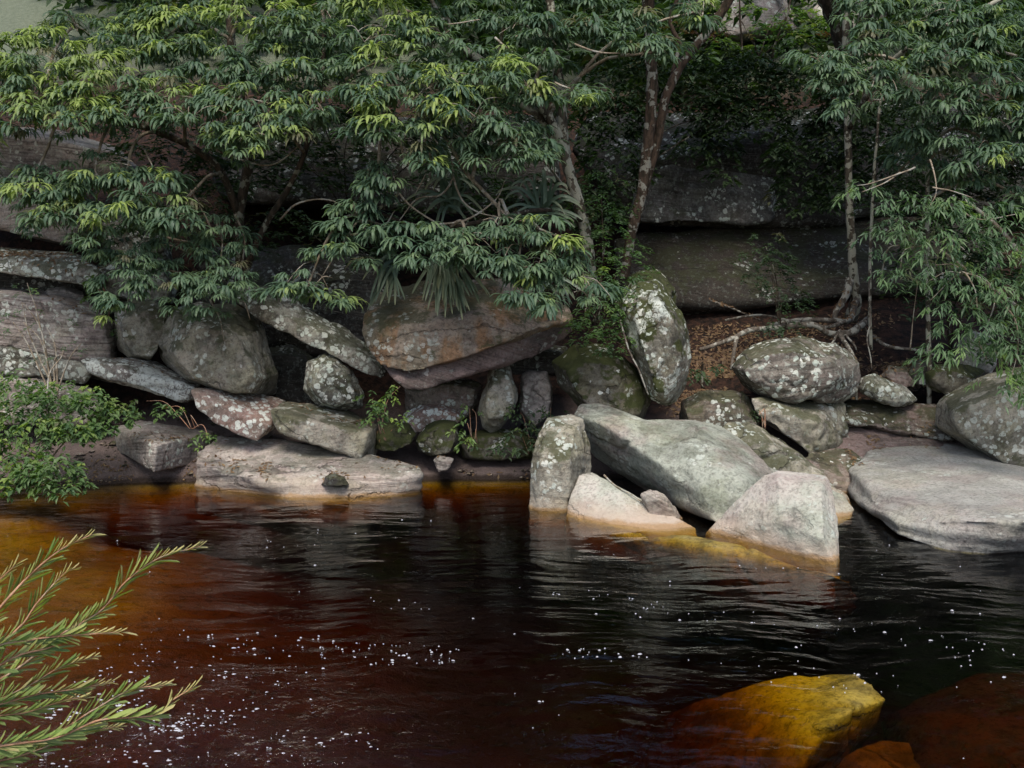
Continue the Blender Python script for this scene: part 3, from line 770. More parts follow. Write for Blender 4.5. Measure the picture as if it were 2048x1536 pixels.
rock("boulder", "green rounded boulder behind the top of the large right boulder", 'mossy', 14.2, .9,
     [(1856, 752), (1880, 732), (1920, 728), (1960, 745), (1954, 776), (1900, 790), (1868, 780)], fs=.75)
rock("boulder", "pale greenish boulder glimpsed through the narrow-leaved shrub", 'pale', 14.8, 1.0,
     [(1910, 735), (1916, 690), (1940, 662), (1975, 672), (1992, 715), (1976, 745)], fs=.75, bed=(.4, 0, 1))
rock("boulder", "large spotted brown boulder leaning in from the right edge", 'spotted', 12.9, 2.2,
     [(1878, 832), (1884, 802), (1902, 784), (1980, 752), (2060, 730), (2220, 740), (2260, 900), (2200, 985), (2060, 968), (1992, 928), (1930, 884), (1890, 856)],
     fs=.74, fo=(0, 8), rnd=3, res=90, bed=(-.45, 0, 1), strata=.03)
rock("stone_slab", "low greenish-grey rock step behind the flat slab", 'brown', 13.9, None, None,
     p3=[(1690, 842, 0), (1800, 862, 0), (1900, 880, 0), (1920, 872, .2), (1880, 810, .5), (1780, 806, .6), (1690, 812, .5), (1700, 800, 1)],
     drop=.4, cat="rock slab", strata=.03)
rock("stone_slab", "purplish ledge rock running along the back of the flat slab", 'under', 13.3, None, None,
     p3=[(1640, 905, .3), (1690, 935, 0), (1800, 900, .35), (1920, 905, .3), (1935, 884, .7), (1830, 866, .8), (1700, 855, .8), (1660, 880, .6)],
     drop=.4, cat="rock slab", strata=.03)
rock("stone_slab", "stepped greyish ledge between the angular block and the flat slab", 'brown', 12.7, None, None,
     p3=[(1600, 925, .2), (1640, 950, 0), (1700, 985, 0), (1722, 960, .1), (1736, 925, .5), (1700, 905, .8), (1640, 895, .9)],
     drop=.5, cat="rock slab", strata=.03, root=-.3)
rock("stone_slab", "wide flat smooth grey slab jutting over the water at the right", 'slabtop', 9.9, None, None,
     p3=[(1708, 938, 3.0), (1712, 972, 2.6), (1748, 1003, 1.6), (1800, 1043, .8), (1900, 1079, .35), (1965, 1107, .25), (2048, 1104, .3), (2200, 1090, .3),
         (1722, 925, 3.2), (1755, 898, 3.8), (1810, 888, 4.0), (1905, 893, 4.0), (2005, 926, 3.4), (2130, 965, 2.6), (2260, 980, 2.4),
         (1745, 968, 2.0), (1840, 1008, .9), (1940, 1038, .2), (2048, 1042, .0), (2200, 1034, .0)],
     drop=.15, cat="rock slab", rnd=1, res=115, strata=.04, freq=12, lump=.035, bed=(.03, .06, 1))
rock("boulder", "long two-humped green-grey boulder running from the back down to the pyramid stone", 'green', 10.9, None, None,
     p3=[(1292, 842, 1.8), (1330, 838, 1.7), (1385, 842, 1.8), (1440, 855, 1.8), (1490, 885, 1.5), (1530, 928, 1.1), (1545, 990, .5), (1500, 1040, .15), (1430, 1044, .1), (1372, 1018, 1.0), (1290, 975, 1.8), (1265, 930, 1.9), (1300, 860, 2.8), (1440, 880, 2.6), (1500, 960, 1.8), (1560, 1000, 1.2),
         (1330, 890, 1.1), (1400, 965, .45), (1380, 900, .85), (1480, 960, .3), (1400, 860, 1.2)],
     more=[[(1158, 832, 1.9), (1168, 815, 2.1), (1205, 812, 2.1), (1285, 838, 1.9), (1400, 880, 1.1), (1450, 960, .55), (1440, 1030, .35), (1372, 1014, 1.2), (1280, 968, 1.95), (1195, 915, 2.15), (1164, 872, 2.1), (1215, 852, 1.4), (1320, 925, .85), (1175, 830, 2.9), (1290, 860, 2.8)],
           [(1520, 930, 1.0), (1600, 955, 1.2), (1680, 985, 1.0), (1700, 1015, .8), (1690, 1040, .7), (1600, 1062, .4), (1500, 1050, .3), (1560, 1000, 1.5), (1660, 1010, 1.5)]],
     drop=0, rnd=2, res=105, strata=.018, lump=.03, bed=(.35, .1, 1), cat="boulder")
rock("boulder", "brown spotted boulder behind the long two-humped boulder", 'spotted', 12.3, None, None,
     p3=[(1448, 862, .4), (1465, 850, .6), (1500, 847, .8), (1568, 878, .7), (1612, 925, .5), (1690, 990, 0), (1700, 1010, 0), (1560, 960, .0), (1480, 910, .1), (1530, 880, .2)],
     drop=.5, rnd=3, res=80, bed=(-.3, 0, 1), root=-.3)
rock("boulder", "upright pillar boulder rising from the water left of the two-humped boulder", 'spotted', 11.85, None, None,
     p3=[(1062, 1016, .15), (1062, 930, .25), (1076, 870, .35), (1096, 838, .55), (1142, 831, .75), (1164, 840, .7), (1180, 900, .6), (1168, 960, .5), (1146, 1010, .4),
         (1080, 1018, 0), (1130, 1022, .02), (1082, 930, 0), (1138, 925, .0), (1105, 855, .3), (1150, 860, .35)],
     drop=.3, rnd=1, res=80, root=-.5, bed=(.1, .2, 1), strata=.014, lump=.02)
rock("boulder", "low triangular wedge stone with a pale waterline in front of the pillar boulder", 'pale', 10.85, None, None,
     p3=[(1134, 1034, .85), (1142, 1000, .95), (1162, 952, 1.15), (1186, 947, 1.2), (1212, 962, 1.15), (1250, 992, 1.0), (1310, 1026, .7), (1388, 1056, .25), (1394, 1078, .05),
         (1160, 1040, .65), (1230, 1054, .35), (1330, 1072, .05), (1170, 1000, .8), (1260, 1010, .6)],
     drop=.2, rnd=1, res=90, root=-.4, strata=.006, lump=.012, bed=(.3, .3, 1))
rock("stone", "small pinkish stone tucked between the wedge and the two-humped boulder", 'shelf', 11.3, .4,
     [(1283, 992), (1300, 982), (1328, 990), (1350, 1015), (1364, 1036), (1350, 1046), (1310, 1032)], fs=.75, root=-.3, res=40, cat="stone", bed=(.5, .2, 1))
rock("boulder", "pale green and pink pyramid-shaped stone standing in the river", 'pale', 9.75, None, None,
     p3=[(1414, 1068, 1.2), (1440, 1040, 1.15), (1475, 1003, 1.05), (1530, 955, 1.0), (1556, 945, 1.05), (1610, 948, 1.05), (1650, 956, .85), (1660, 975, .75), (1672, 1040, .5), (1675, 1112, .22), (1668, 1130, .05),
         (1610, 1112, .2), (1530, 1092, .6), (1450, 1074, 1.0), (1560, 1040, .45), (1640, 975, .55), (1644, 1080, .1), (1555, 958, .8)],
     drop=.15, rnd=1, res=90, root=-.5, strata=.006, lump=.012, bed=(.2, .6, 1))
rock("stone_slab", "sunken yellow-brown rock apron joining the wedge and the pyramid stone under water", 'gold', 0, None, None,
     p3=[], cat="rock slab") if False else None
def sunk(label, mat, pts, zbot, name="boulder", **kw):
    """a rock wholly under water; pts are (px, py, z) on the sunken surface seen without refraction"""
    h = [W(a, b, c) for a, b, c in pts]
    h += [np.array([p[0] - 0.25, p[1] + 0.75, zbot]) for p in h]
    o = len(ROCKS)
    me = rock_mesh(name, [h], seed=o * 2.3, chips=0, **kw)
    n = len(me.vertices); co = np.empty(n * 3, np.float32); me.vertices.foreach_get("co", co); co = co.reshape(-1, 3)
    org = np.array([co[:, 0].mean(), co[:, 1].mean(), co[:, 2].min()])
    me.vertices.foreach_set("co", (co - org).astype(np.float32).ravel()); me.update()
    ob = link(name, me, M[mat]); ob.location = org
    tag(ob, label, "sunken rock", None); ROCKS.append(ob)
sunk("sunken yellow rock apron under water joining the wedge stone and the pyramid stone", 'gold',
     [(1132, 1040, -.12), (1200, 1064, -.12), (1330, 1094, -.13), (1400, 1090, -.08), (1480, 1098, -.10), (1600, 1130, -.10), (1670, 1148, -.12), (1705, 1195, -.40), (1620, 1205, -.50), (1450, 1180, -.52), (1280, 1140, -.55), (1170, 1100, -.6)],
     -1.4, "stone_slab", rnd=7, lump=.09, res=80)
sunk("sunken glowing yellow-orange rock under the water at the lower right", 'gold',
     [(1600, 1352, -.12), (1655, 1349, -.07), (1700, 1348, -.05), (1730, 1368, -.05), (1762, 1402, -.08), (1700, 1412, -.05), (1640, 1455, -.10), (1596, 1530, -.34), (1560, 1600, -.6), (1500, 1375, -.24), (1400, 1412, -.48), (1240, 1470, -.95), (1150, 1600, -1.3), (1400, 1600, -.95)],
     -2.0, rnd=2, lump=.03, res=90)
sunk("dull orange sunken stone at the bottom edge right of the glowing rock", 'gold',
     [(1690, 1515, -.42), (1770, 1475, -.36), (1815, 1490, -.38), (1850, 1600, -.5), (1640, 1600, -.7)], -2.0, rnd=2, lump=.03, res=60)
sunk("broad red-brown sunken rock deep at the lower right corner", 'gold',
     [(1790, 1415, -.80), (1960, 1365, -.72), (2200, 1340, -.70), (2300, 1600, -.50), (1860, 1600, -.75), (1860, 1440, -.62)], -2.0, rnd=3, lump=.06, res=80)
# ---- background walls
rock("cliff_wall", "grey overhanging cliff wall behind the tall mottled tree at the upper right", 'dark', 18.6, None, None,
     p3=[(1170, 300, .6), (1264, 440, .2), (1400, 443, .1), (1530, 440, .1), (1720, 436, .3), (2200, 420, .5), (1280, 345, .0), (1400, 330, 0), (1480, 285, .0), (1600, 300, .3),
         (1200, 230, 1), (2200, 200, 1.5), (1200, 250, 3), (2200, 230, 3.5), (2200, 420, 3)],
     drop=0, cat="cliff", strata=.05, freq=4, lump=.14, res=80, rnd=1)
rock("cliff_wall", "pale weathered cliff face low under the overhang beside the mottled tree", 'face', 18.3, None, None,
     p3=[(1266, 438, .1), (1400, 444, 0), (1532, 438, .1), (1560, 300, .35), (1540, 268, .4), (1480, 278, .4), (1465, 340, .2), (1390, 330, .2), (1280, 350, .2), (1300, 300, 1.2), (1560, 420, 1.2)],
     drop=0, cat="cliff", strata=.03, freq=5, lump=.08, res=90, rnd=1)
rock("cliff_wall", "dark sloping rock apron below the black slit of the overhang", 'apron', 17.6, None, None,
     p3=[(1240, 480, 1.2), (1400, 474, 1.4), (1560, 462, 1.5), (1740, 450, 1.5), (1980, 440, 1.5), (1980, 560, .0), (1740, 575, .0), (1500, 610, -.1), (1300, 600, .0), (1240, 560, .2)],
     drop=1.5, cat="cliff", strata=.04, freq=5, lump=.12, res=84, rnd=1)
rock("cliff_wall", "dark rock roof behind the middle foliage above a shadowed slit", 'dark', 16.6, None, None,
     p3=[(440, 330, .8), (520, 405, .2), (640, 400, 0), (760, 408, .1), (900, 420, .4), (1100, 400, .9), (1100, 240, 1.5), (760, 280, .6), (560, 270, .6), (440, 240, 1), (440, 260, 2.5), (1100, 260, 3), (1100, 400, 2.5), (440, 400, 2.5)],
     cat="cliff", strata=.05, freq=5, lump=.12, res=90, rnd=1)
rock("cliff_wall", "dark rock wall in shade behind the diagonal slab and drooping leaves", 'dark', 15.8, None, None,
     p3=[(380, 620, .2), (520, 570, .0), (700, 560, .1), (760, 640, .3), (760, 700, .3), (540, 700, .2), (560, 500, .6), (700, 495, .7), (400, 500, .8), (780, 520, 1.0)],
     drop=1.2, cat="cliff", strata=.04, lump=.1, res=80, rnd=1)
rock("boulder", "shadowed rock in the black hollow between the dome boulder and the lichen boulder", 'dark', 15.0, 1.0,
     [(520, 700), (580, 690), (640, 730), (640, 810), (560, 815), (530, 780)], fs=.8)

# ------------------------------------------------------------------ leaves
def rotz(a):
    c, s = math.cos(a), math.sin(a)
    return np.array([[c, -s, 0], [s, c, 0], [0, 0, 1.0]])
def pinna(buf, az, el, L, w, droop, n, age, rg):
    """one soft drooping leaf segment: a curved, slightly roofed feather narrowing at both ends"""
    t = np.linspace(0, 1, n + 1)
    e = el - droop * t ** 1.2
    d = np.stack([np.cos(e) * math.cos(az), np.cos(e) * math.sin(az), np.sin(e)], 1)
    p = np.vstack([[0, 0, 0], np.cumsum((d[:-1] + d[1:]) / 2 * L / n, 0)])
    side = np.array([-math.sin(az), math.cos(az), 0.0])
    ww = w * (0.30 + 0.80 * np.sin(math.pi * (0.08 + 0.86 * t))) * rg.uniform(.8, 1.2, n + 1)
    ww[-1] *= .5
    nrm = np.cross(side, d)
    f = d * L / n
    lft = p + (side + nrm * .38) * ww[:, None] + f * rg.uniform(-.1, .4, n + 1)[:, None]
    rgt = p + (-side + nrm * .38) * ww[:, None] + f * rg.uniform(-.1, .4, n + 1)[:, None]
    v = np.vstack([lft, p, rgt]); m = n + 1
    q = []
    for k in range(n):
        q += [(m + k, m + k + 1, k + 1, k), (2 * m + k, 2 * m + k + 1, m + k + 1, m + k)]
    buf.add(v, q, age)
def spray_variant(seed, age):
    rg = np.random.default_rng(seed)
    b = Buf()
    n = rg.integers(20, 27)
    for i in range(n):
        az = rg.uniform(-2.3, 2.3) if i > 3 else rg.uniform(-.9, .9)
        r0 = rg.uniform(0, 0.09)
        bb = Buf()
        L = rg.uniform(.12, .24)
        a = np.clip(age + rg.uniform(-.15, .1) + (0.3 if (age > .3 and i < 4) else 0), 0, 1)
        pinna(bb, az, rg.uniform(-.15, .55), L, rg.uniform(.012, .0175), rg.uniform(1.0, 2.1), 4, a, rg)
        v, q, ag, _ = bb.arrays()
        v = v + np.array([math.cos(az) * r0, math.sin(az) * r0, rg.uniform(-.04, .03)])
        b.add(v, q, ag)
    st = Buf(); tube(st, [[-.06, 0, -.03], [0, 0, 0], [.09, 0, .01]], .005, .003, 4, 2)   # the twig the leaves sit on
    v, q, _, _ = st.arrays(); b.add(v, q, 0)
    for a_ in (-1.2, -.5, .5, 1.2):
        st = Buf(); tube(st, [[0, 0, -.01], [math.cos(a_) * .09, math.sin(a_) * .09, -.005]], .004, .003, 3, 1); v, q, _, _ = st.arrays(); b.add(v, q, 0)
    return b.arrays()
def lance_variant(seed, age, L=.13, W=.026, n=11, twig=.22, droop=.7, spread=1.2):
    rg = np.random.default_rng(seed)
    b = Buf()
    for i in range(n):
        t = rg.uniform(0, 1)
        base = np.array([t * twig, rg.uniform(-.02, .02), -.12 * t * t + rg.uniform(-.02, .02)])
        az = rg.uniform(-spread, spread) * (1.2 - .4 * t)
        el = rg.uniform(-.2, .7) - droop
        l = L * rg.uniform(.7, 1.2)
        d = np.array([math.cos(el) * math.cos(az), math.cos(el) * math.sin(az), math.sin(el)])
        s = np.array([-math.sin(az), math.cos(az), rg.uniform(-.5, .5)]); s /= np.linalg.norm(s)
        dn = np.array([0, 0, -1.0])
        w = W * rg.uniform(.8, 1.2)
        m = base + d * l * .5 + dn * l * .03
        e = base + d * l * .97 + dn * l * .16
        fold = np.cross(d, s) * w * .25
        b.add([base, m + s * w * .5 + fold, e, m], [(0, 1, 2, 3)], age)
        b.add([base, m, e, m - s * w * .5 + fold], [(0, 1, 2, 3)], age)
    return b.arrays()
VAR = {
    'spray': [spray_variant(i, a) for i, a in enumerate((0, 0, .08, .0, .15, .45, .7, .95))],
    'lance': [lance_variant(40 + i, a) for i, a in enumerate((0, 0, .1, 0, .15, .3, .5, .8))],
    'small': [lance_variant(60 + i, a, L=.075, W=.028, n=16, twig=.2, droop=.3, spread=1.7) for i, a in enumerate((0, 0, .1, 0, .1, .3, .5, .8))],
    'fern': [lance_variant(80 + i, a, L=.10, W=.022, n=16, twig=.16, droop=.1, spread=2.2) for i, a in enumerate((0, .05, .1, .2, .15, .3, .5, .8))],
    'broad': [lance_variant(90 + i, a, L=.11, W=.05, n=9, twig=.16, droop=.5, spread=1.6) for i, a in enumerate((0, .05, .1, .2, .15, .3, .5, .8))],
    'far': [lance_variant(110 + i, a, L=.20, W=.085, n=12, twig=.4, droop=.5, spread=1.9) for i, a in enumerate((0, .05, .1, .2, .15, .3, .5, .8))],
}
VMESH = {}
def vmesh(kind, k, mat):
    key = (kind, k, mat)
    if key not in VMESH:
        v, q, a, r = VAR[kind][k]
        me = make_mesh(kind + "_leaves", v, q, kind == 'spray', {"age": a, "rnd": a * 0})
        me.materials.append(M[mat])
        VMESH[key] = me
    return VMESH[key]
def pick_var(young, rg):
    """variant index: 0-4 mature, 5-7 younger"""
    u = rg.uniform()
    if u < young * .28: return 7
    if u < young * .58: return 6
    if u < young * .95: return 5
    return int(rg.integers(0, 5))
def place_leaves(root, kind, mat, pts, az, sc, var, tilt=None, nparts=120, pname="leaf_spray", front=None, rg=RNG):
    """the sprays that show largest become parts of their own, the rest one joined foliage mesh"""
    pts = np.asarray(pts); n = len(pts)
    org = np.array(root.location)
    px, py = PIX(pts)
    score = np.array(front if front is not None else pts[:, 1], float)
    score = score + np.where((px > 0) & (px < 2048) & (py > 0) & (py < 1536), 0, 100)
    order = np.argsort(score)
    parts = set(order[:nparts].tolist())
    b = Buf()
    for i in range(n):
        tl = 0 if tilt is None else tilt[i]
        if i in parts and score[i] < 50:
            o = bpy.data.objects.new(pname, vmesh(kind, var[i], mat))
            o.location = pts[i] - org
            o.rotation_euler = (0, tl, az[i])
            o.scale = (sc[i],) * 3
            COL.objects.link(o); o.parent = root
        else:
            v, q, a, r = VAR[kind][var[i]]
            ct, st = math.cos(tl), math.sin(tl)
            vv = v * sc[i]
            vv = np.stack([vv[:, 0] * ct + vv[:, 2] * st, vv[:, 1], -vv[:, 0] * st + vv[:, 2] * ct], 1) @ rotz(az[i]).T
            b.add(vv + pts[i] - org, q, a, rg.uniform())
    if b.n:
        f = link("foliage", b.mesh("foliage", smooth=(kind == 'spray')), M[mat], root)
        f["kind"] = "stuff"
def lobe_points(lobes, dens, rg, bulge=.5):
    """lobes: (cx, cy, rx, ry, Y, young). Points on a drooping dome facing the river."""
    P_, A_, V_, S_, F_ = [], [], [], [], []
    for (cx, cy, rx, ry, Y, yg) in lobes:
        n = max(3, int(dens * rx * ry * 3.14 / (40 * 34)))
        for k in range(n):
            a = rg.uniform(0, 2 * math.pi); r = math.sqrt(rg.uniform())
            u, v = r * math.cos(a), r * math.sin(a)
            x = cx + rx * u; y = cy + ry * .86 * v - ry * .3 * (1 - u * u) + ry * .12
            dep = bulge * (1 - r * r) * rg.uniform(.2, 1) + rg.uniform(-.12, .12)
            tp = v * .9                       # top of the lobe lies further back, the hem hangs forward
            yy = Y - dep - .25 * tp
            P_.append(P(x, y, yy)); A_.append(math.atan2(-.75, u * 1.1) + rg.normal(0, .45))
            yv = yg * (1.25 if v < 0 else .55)
            V_.append(pick_var(yv, rg)); S_.append(rg.uniform(.62, 1.28)); F_.append(yy)
    return np.array(P_), A_, V_, S_, F_

def tube_obj(name, path, r0, r1, mat, root, n=6, sides=8, wob=.02, knob=.25):
    b = Buf(); org = np.array(root.location)
    c = tube(b, path, r0, r1, sides, n, wob, knob)
    return link(name, b.mesh(name, org), M[mat], root), c
def px_path(pts, Y0=None):
    return [P(a[0], a[1], a[2] if len(a) > 2 else Y0) for a in pts]

def branch_to_lobes(root, lobes, frm, mat, rg, name="branch"):
    """one curved branch from the trunk to the middle of each lobe, with thin twigs"""
    for (cx, cy, rx, ry, Y, yg) in lobes:
        t = P(cx, cy + ry * .1, Y + .1)
        f = min(frm, key=lambda q: np.linalg.norm(q - t) + (3 if q[2] > t[2] + 1.5 else 0))
        b = Buf(); org = np.array(root.location)
        mid = (f + t) / 2 + np.array([rg.uniform(-.15, .15), rg.uniform(-.1, .1), rg.uniform(.1, .4)])
        c = tube(b, [f, mid, t, P(cx + rg.uniform(-.5, .5) * rx, cy + ry * .5, Y - .25)], .028, .008, 6, 5, .05, .1)
        for k in range(5):
            s = c[rg.integers(len(c) // 2, len(c))]
            e = P(cx + rg.uniform(-.9, .9) * rx, cy + rg.uniform(-.6, .9) * ry, Y - rg.uniform(0, .4))
            tube(b, [s, (s + e) / 2 + np.array([0, 0, .08]), e], .008, .004, 4, 3, .03)
        link(name, b.mesh(name, org), M[mat], root)

rg = np.random.default_rng(11)
# ---- left feathery tree
LOB_L = [(60, 110, 115, 60, 13.6, .9), (190, 155, 100, 55, 13.4, .8), (60, 215, 110, 55, 13.2, .7), (170, 225, 100, 45, 13.1, .6), (330, 70, 110, 55, 14.2, .5), (430, 120, 80, 60, 13.9, .25),
         (310, 190, 95, 50, 13.4, .35), (230, 80, 90, 50, 14.1, .6), (500, 25, 90, 40, 14.0, .8), (590, 60, 80, 60, 13.8, .25), (480, 190, 90, 50, 13.3, .35), (570, 130, 90, 55, 13.6, .2),
         (390, 225, 80, 45, 13.1, .6), (560, 240, 90, 45, 13.1, .3), (620, 205, 45, 35, 13.0, .1), (470, 280, 60, 40, 12.9, .5), (505, 250, 60, 40, 12.9, .55), (330, 15, 90, 35, 14.6, .5), (150, 45, 60, 30, 14.6, .8),
         (110, 365, 105, 45, 13.2, .3), (190, 340, 90, 35, 13.2, .25), (300, 370, 90, 40, 13.2, .15), (230, 420, 95, 42, 13.0, .25), (110, 430, 70, 40, 13.0, .3), (340, 430, 75, 40, 13.1, .08), (190, 470, 50, 25, 12.9, .2), (60, 380, 60, 35, 13.1, .4),
         (650, 120, 60, 45, 13.9, .1), (660, 30, 60, 40, 14.3, .2), (20, 160, 60, 50, 13.6, .9), (-70, 150, 80, 90, 13.7, .9), (-80, 300, 60, 60, 13.4, .7)]
LOB_D = [(245, 575, 55, 60, 12.9, .08), (250, 520, 65, 40, 13.0, .05), (320, 560, 70, 45, 12.95, .05), (400, 590, 65, 50, 12.95, .05), (460, 560, 50, 50, 13.2, 0), (370, 500, 80, 40, 13.4, .0), (230, 620, 25, 35, 12.9, .1), (440, 480, 60, 50, 13.6, 0), (400, 620, 50, 22, 13.1, 0)]
t1 = empty("feathery_tree", tuple(P(470, 640, 14.6)), "feathery-leaved tree with yellow-green tips spreading over the left cliff ledges", "tree", "feathery-leaved trees over the rocks")
_, c1 = tube_obj("trunk", px_path([(490, 660, 14.7), (485, 560, 14.6), (478, 430, 14.5), (500, 300, 14.5), (470, 160, 14.6), (460, 0, 14.8), (470, -150, 15)]), .09, .05, 'barkD', t1)
_, c1b = tube_obj("trunk_fork", px_path([(485, 560, 14.6), (520, 470, 14.4), (600, 330, 14.3), (640, 180, 14.3), (650, 40, 14.4)]), .05, .03, 'barkD', t1)
_, c1c = tube_obj("trunk_fork", px_path([(478, 430, 14.5), (430, 330, 14.2), (330, 270, 14.0), (200, 230, 13.9), (60, 200, 13.9)]), .06, .03, 'barkD', t1)
pts, az, va, sc, fr = lobe_points(LOB_L, 2.1, rg)
p2, a2, v2, s2, f2 = lobe_points([(a + 10, b + 15, c * 1.1, d * 1.1, e + .9, 0) for a, b, c, d, e, f in LOB_L], .6, rg)
place_leaves(t1, 'spray', 'leafA', np.vstack([pts, p2]), az + a2, sc + s2, va + v2, nparts=280, front=fr + f2)
branch_to_lobes(t1, LOB_L[::2], list(c1) + list(c1b) + list(c1c), 'twig', rg)
for path in ([(335, 475, 13.4), (395, 490, 13.3), (412, 520, 13.3), (420, 560, 13.3)], [(430, 440, 14.2), (445, 480, 13.9), (440, 540, 13.8), (455, 600, 13.8)], [(470, 430, 13.9), (490, 480, 13.8), (480, 560, 13.7), (500, 640, 13.7)],
             [(560, 440, 14), (600, 405, 13.8), (660, 400, 13.8), (700, 420, 13.9)], [(290, 300, 13.3), (305, 330, 13.2)], [(380, 380, 13.6), (420, 450, 13.6), (430, 500, 13.6)], [(430, 300, 14), (540, 330, 13.8), (620, 270, 13.8)]):
    tube_obj("branch", px_path(path), .016, .007, 'twig', t1, sides=6)
t1d = empty("hanging_bush", tuple(P(400, 640, 14.0)), "dark fine-leaved bush drooping over the upright pale block and the dome boulder", "bush")
tube_obj("stem", px_path([(420, 640, 14.1), (430, 560, 14.0), (400, 490, 13.9)]), .03, .015, 'barkD', t1d)
for path in ([(415, 560, 14), (330, 540, 13.4), (260, 560, 13.1)], [(420, 600, 14), (440, 640, 13.5), (450, 690, 13.3)], [(405, 520, 14), (340, 490, 13.6), (280, 500, 13.4)]):
    tube_obj("branch", px_path(path), .014, .006, 'twig', t1d, sides=5)
pts, az, va, sc, fr = lobe_points(LOB_D, 2.6, rg)
sel = rg.uniform(size=len(pts))
place_leaves(t1d, 'spray', 'leafA', pts, az, [s * .85 for s in sc], va, nparts=90, front=fr)
# ---- centre feathery tree
LOB_C = [(760, 55, 85, 60, 13.3, .9), (750, 130, 80, 45, 13.1, .5), (850, 75, 65, 50, 13.4, .25), (960, 125, 85, 45, 13.2, .15), (880, 170, 100, 45, 12.9, .35), (1010, 150, 65, 40, 12.8, .55), (930, 215, 90, 45, 12.7, .35), (820, 225, 90, 50, 12.7, .45),
         (740, 190, 60, 40, 12.9, .1), (740, 250, 50, 30, 12.7, .15), (870, 270, 70, 35, 12.7, .1), (850, 320, 55, 35, 12.7, .1), (1000, 250, 60, 35, 12.8, .03), (1040, 300, 60, 35, 12.7, .0), (980, 320, 60, 30, 12.7, 0), (1060, 270, 30, 30, 12.8, 0), (1060, 50, 95, 50, 13.6, .05), (1060, 115, 60, 40, 13.4, .0),
         (1070, 180, 45, 35, 12.9, .3), (1160, 185, 42, 22, 12.7, .9), (1180, 35, 110, 45, 13.8, .02), (1270, 65, 70, 45, 13.6, .0), (1310, 100, 40, 28, 13.5, 0), (960, 30, 90, 40, 14.0, .05), (790, -40, 120, 40, 13.6, .6), (1100, -30, 150, 50, 14.0, .1), (1390, 20, 45, 35, 14.2, .5)]
LOB_C2 = [(740, 385, 38, 45, 13.0, .0), (710, 440, 50, 40, 12.8, .03), (670, 500, 55, 38, 12.7, .05), (620, 560, 55, 30, 12.6, .15), (655, 600, 45, 25, 12.5, .25), (570, 570, 40, 22, 12.7, .15), (770, 350, 50, 40, 13.0, 0), (745, 500, 50, 40, 12.9, 0),
          (840, 470, 80, 35, 12.6, .05), (930, 490, 80, 35, 12.5, .15), (860, 515, 60, 28, 12.4, .05), (975, 535, 70, 30, 12.35, .05), (1040, 520, 80, 32, 12.4, .03), (1060, 575, 70, 30, 12.2, .0), (1130, 560, 70, 35, 12.3, .05), (1180, 595, 50, 25, 12.2, .15),
          (1080, 460, 60, 35, 12.5, .1), (1150, 480, 35, 20, 12.4, .4), (1000, 460, 60, 30, 12.6, .03), (1110, 605, 50, 18, 12.1, .25), (1100, 515, 60, 30, 12.4, 0)]
t2 = empty("feathery_tree", tuple(P(1180, 560, 15.0)), "leaning tree with pale mottled trunk, its feathery boughs spreading over the orange-streaked boulder", "tree", "feathery-leaved trees over the rocks")
_, c2 = tube_obj("trunk", px_path([(1185, 590, 15.0), (1175, 500, 14.9), (1160, 420, 14.8), (1140, 350, 14.7), (1115, 270, 14.6), (1080, 210, 14.4), (1020, 165, 14.2), (960, 120, 14.0), (900, 80, 13.9)]), .10, .05, 'bark', t2, n=8, knob=.35)
_, c2b = tube_obj("trunk_fork", px_path([(1135, 330, 14.7), (1085, 240, 14.6), (1040, 205, 14.4), (990, 165, 14.2)]), .075, .05, 'bark', t2, n=8, knob=.35)
_, c2c = tube_obj("trunk_fork", px_path([(1130, 310, 14.7), (1120, 200, 14.6), (1110, 90, 14.5), (1095, -40, 14.5), (1090, -160, 14.5)]), .085, .05, 'bark', t2, n=8, knob=.35)
_, c2d = tube_obj("branch", px_path([(930, 340, 12.9), (945, 360, 12.9), (985, 400, 12.9), (1015, 430, 12.85), (1060, 450, 12.7), (1110, 470, 12.6)]), .028, .014, 'twig', t2)
for path in ([(1150, 400, 14.8), (1060, 300, 13.6), (960, 320, 13.1), (930, 340, 12.9)], [(905, 320, 13.1), (905, 360, 13.0), (880, 390, 12.95), (835, 398, 12.9), (800, 440, 12.9)],
             [(800, 280, 13.0), (815, 330, 12.9), (840, 300, 13.0)], [(905, 350, 13), (925, 400, 12.9), (960, 425, 12.9), (1010, 435, 12.8)], [(1020, 445, 12.8), (1018, 470, 12.7)], [(1030, 445, 12.75), (1060, 500, 12.6)],
             [(790, 375, 13), (820, 410, 12.9), (880, 450, 12.8), (930, 470, 12.7)], [(765, 450, 13), (720, 440, 12.9), (690, 480, 12.8), (640, 560, 12.7)], [(700, 400, 13.1), (740, 470, 13), (770, 470, 13)],
             [(830, 50, 13.6), (880, 50, 13.5), (960, 40, 13.5)], [(990, 75, 13.3), (1025, 105, 13.2)], [(1110, 165, 13), (1140, 178, 12.8)], [(1140, 85, 13.4), (1200, 105, 13.3), (1260, 108, 13.3)], [(870, 450, 12.9), (930, 440, 12.9), (990, 400, 12.9), (1010, 360, 13)],
             [(690, 160, 13.6), (740, 130, 13.5), (860, 90, 13.5), (900, 60, 13.7)], [(845, 260, 12.9), (860, 320, 12.9), (830, 390, 12.95)], [(1040, 590, 12.3), (1080, 620, 12.2), (1130, 618, 12.1)], [(700, 470, 13), (760, 460, 12.9), (790, 420, 12.9)]):
    tube_obj("branch", px_path(path), .017, .007, 'twig', t2, sides=6)
_, c2e = tube_obj("branch", px_path([(1165, 440, 14.8), (1080, 420, 13.8), (980, 440, 13.2), (860, 455, 12.9), (740, 420, 13.1)]), .04, .02, 'barkD', t2)
pts, az, va, sc, fr = lobe_points(LOB_C + LOB_C2, 2.0, rg, .4)
